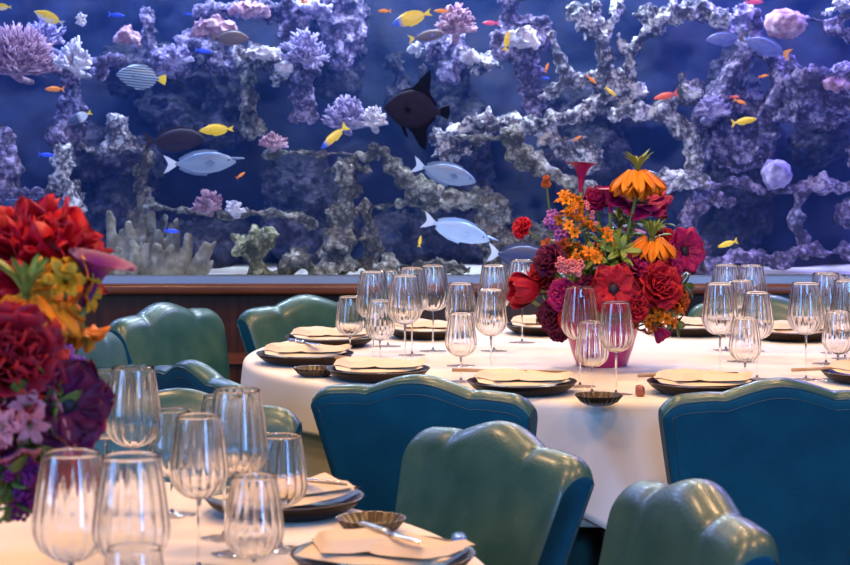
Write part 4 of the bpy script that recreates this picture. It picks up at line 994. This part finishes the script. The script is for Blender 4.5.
for px, py, dy, R, m_, lab in [(552,262,-.08,.036,'wine','dark red bloom on the thin side of the bouquet'),(545,276,-.02,.034,'red','deep red bloom behind the sideways tulip'),(566,296,-.14,.036,'magenta','magenta bloom above the low red blossom'),(556,315,-.10,.036,'wine','wine red bloom hanging low toward the glasses'),(574,318,-.15,.032,'red','low red blossom behind the tall glass'),(632,306,-.19,.034,'red','red blossom between anemone and ranunculus'),(668,268,-.05,.030,'magenta','small magenta bloom beside the outward anemone'),(664,242,.02,.028,'red','red bloom behind the outward anemone'),(590,292,-.13,.034,'wine','wine bloom beside the low red anemone'),(676,300,-.06,.028,'rust','rust red bloom on the full side of the bouquet'),(560,328,-.02,.028,'wine','dark bloom drooping onto the vase rim')]:
    rose(lab, B(), A(px,py,dy), ((px-605)/90,-.8,(290-py)/120+.2), R, m_, GB)
for px, py, dy, d, lab in [(545,310,-.05,(-1,-.3,-.1),'long green leaves reaching toward the glass pair'),(585,270,-.10,(-.5,-.5,.6),'green leaves around the wax flowers'),(625,262,-.14,(.1,-.6,.7),'lime leaves in the upper middle'),(600,232,-.02,(-.1,-.2,1),'lime leaf sprig between the calla lilies'),(660,305,-.08,(.8,-.4,.1),'green leaves under the ranunculus'),(655,228,-.02,(.3,-.2,1),'green tuft above the tilted crown flower'),(650,312,-.10,(.6,-.8,0),'leaves over the front of the vase'),(574,306,-.12,(-.4,-.8,.1),'leaves over the low blossoms'),(600,312,-.16,(0,-1,.2),'leaves below the red anemone'),(675,322,-.02,(.8,-.4,-.4),'leaves drooping beside the vase'),(560,228,.02,(-.4,0,1),'thin leaves by the lilac florets'),(620,215,.06,(.1,.1,1),'leaves behind the calla lilies'),(612,246,-.12,(-.5,-.5,.5),'lime leaves arching toward the wax flowers'),(622,250,-.16,(.1,-.7,.4),'lime leaves arching over the red anemone'),(598,258,-.14,(-.7,-.5,.2),'lime drooping leaves beside the orange florets'),(570,250,-.06,(-.6,-.4,.5),'dark leaves behind the orange florets'),(566,285,-.10,(-.7,-.6,.1),'dark leaves above the magenta bloom'),(632,225,-.04,(.2,-.4,.8),'green tuft between the two orange crown flowers'),(684,285,-.04,(.9,-.4,0),'dark leaves beyond the ranunculus')]:
    lime = lab.startswith('lime') or 'tuft' in lab
    spray(lab, B(), A(px,py,dy), .09, 'lime' if lime else 'leaf', 16, GB, d, .055 if lime else .045, .28 if lime else .42, droop=.6 if lime else .3)
cluster('brown seed head on a bare stem above the small red bloom', B(), A(547,181,0), .016, 'rust', GB, 12, .0055, 'seed_head')
tulip('dark red petal head dangling beside the vase', B(), A(657,328,-.08), (.5,-.2,-.8), .018, 'magenta', GB)

# bouquet of the camera-side table (its vase stands outside the picture)
CN = (-.735, 2.66); vase(CN, 'pink vase under the big purple and red flowers of the cream table', 'vase')
VN = Vector((CN[0], CN[1], TZ+.12))
def BN(): a = rb.uniform(0, 2*pi); q = rb.uniform(.01,.05); return VN+Vector((q*cos(a), q*sin(a), 0))
def N(px, py, Y=2.62): return W(px, py, Y)
GN2 = 'flowers of the purple and red bouquet'
rose('big ruffled scarlet peony on top of the camera-side bouquet', BN(), N(38,266,2.70), (.15,-.45,.85), .070, 'scarlet', GN2, 'peony', .75, .55)
rose('scarlet peony hanging at the picture edge', BN(), N(-2,308,2.70), (-.2,-.6,.5), .062, 'scarlet', GN2, 'peony', .8, .5)
calla('purple calla lily with a pointed tip beside the scarlet peony', BN(), N(86,306,2.54), (.30,-.16,1), .034, .080, 'purple', GN2)
crown('orange crown flower under the scarlet peony', BN(), N(26,296,2.50), (0,-.1,1), .050, .055, GN2, n=8)
starburst('yellow florets beside the orange crown flower', BN(), N(66,290,2.54), .030, 'yellow', GN2, 5, size=.030)
starburst('orange yellow florets above the pale blue chair', BN(), N(82,318,2.57), .028, 'orange', GN2, 5, size=.030)
starburst('amber florets in front of the panelled wall', BN(), N(48,318,2.52), .036, 'orange', GN2, 7, size=.028)
rose('large red rose at the picture edge', BN(), N(8,362,2.46), (.35,-.85,.25), .058, 'red', GN2, open_=.55)
rose('magenta bloom cut off under the large red rose', BN(), N(-4,405,2.46), (.2,-.9,.1), .05, 'magenta', GN2)
anemone('large purple red anemone beside the tall glass', BN(), N(66,404,2.46), (.40,-.85,.20), .054, 'wine', GN2)
rose('purple ruffled bloom behind the large anemone', BN(), N(66,416,2.56), (.7,-.5,-.1), .040, 'magenta', GN2, 'ranunculus')
for px, py, Y, lab in [(50,350,2.50,'lilac spike of small flowers above the anemone'),(64,362,2.50,'lilac spike curving over the anemone'),(80,376,2.52,'end of the lilac spike beside the tall glass'),(14,462,2.42,'violet floret cluster near the cloth'),(30,478,2.42,'violet florets above the red tulip'),(22,500,2.42,'lowest violet florets over the cream cloth')]:
    cluster(lab, BN(), N(px,py,Y), .018, 'lilac' if 'lilac' in lab else 'purple', GN2, 18, .0065, 'veronica')
for px, py, Y, lab in [(14,428,2.42,'pale pink florets below the anemone'),(40,438,2.44,'pale pink florets above the closest wine glass'),(24,412,2.44,'pink florets next to the large red rose')]:
    starburst(lab, BN(), N(px,py,Y), .030, 'pink', GN2, 5, size=.026)
tulip('red tulip hanging behind the closest wine glass', BN(), N(48,448,2.56), (.25,-.2,-.9), .030, 'red', GN2)
tulip('second red tulip hanging behind the closest wine glass', BN(), N(64,446,2.60), (.35,-.1,-.9), .026, 'red', GN2)
for px, py, Y, d, lab in [(40,345,2.54,(.4,-.6,.6),'green leaves between rose and lilac spike'),(30,388,2.44,(.6,-.7,.2),'green leaves in front of the anemone'),(60,385,2.48,(.8,-.5,.1),'thin leaves lying over the anemone'),(50,410,2.44,(.9,-.4,-.1),'long blade leaf across the anemone'),(14,505,2.42,(.2,-.5,-.9),'green leaves drooping to the cloth'),(6,480,2.44,(0,-.6,-.7),'dark leaves at the picture edge'),(20,335,2.54,(.2,-.7,.5),'leaves below the orange crown flower'),(2,440,2.46,(.2,-.9,-.2),'leaves behind the pink florets'),(45,372,2.46,(.7,-.6,.4),'leaf tuft between lilac spike and anemone'),(20,395,2.44,(.3,-.9,.1),'leaves under the large red rose'),(30,455,2.42,(.5,-.8,-.3),'leaves around the violet florets')]:
    spray(lab, BN(), N(px,py,Y), .10, 'leaf', 18, GN2, d, .045, .38)
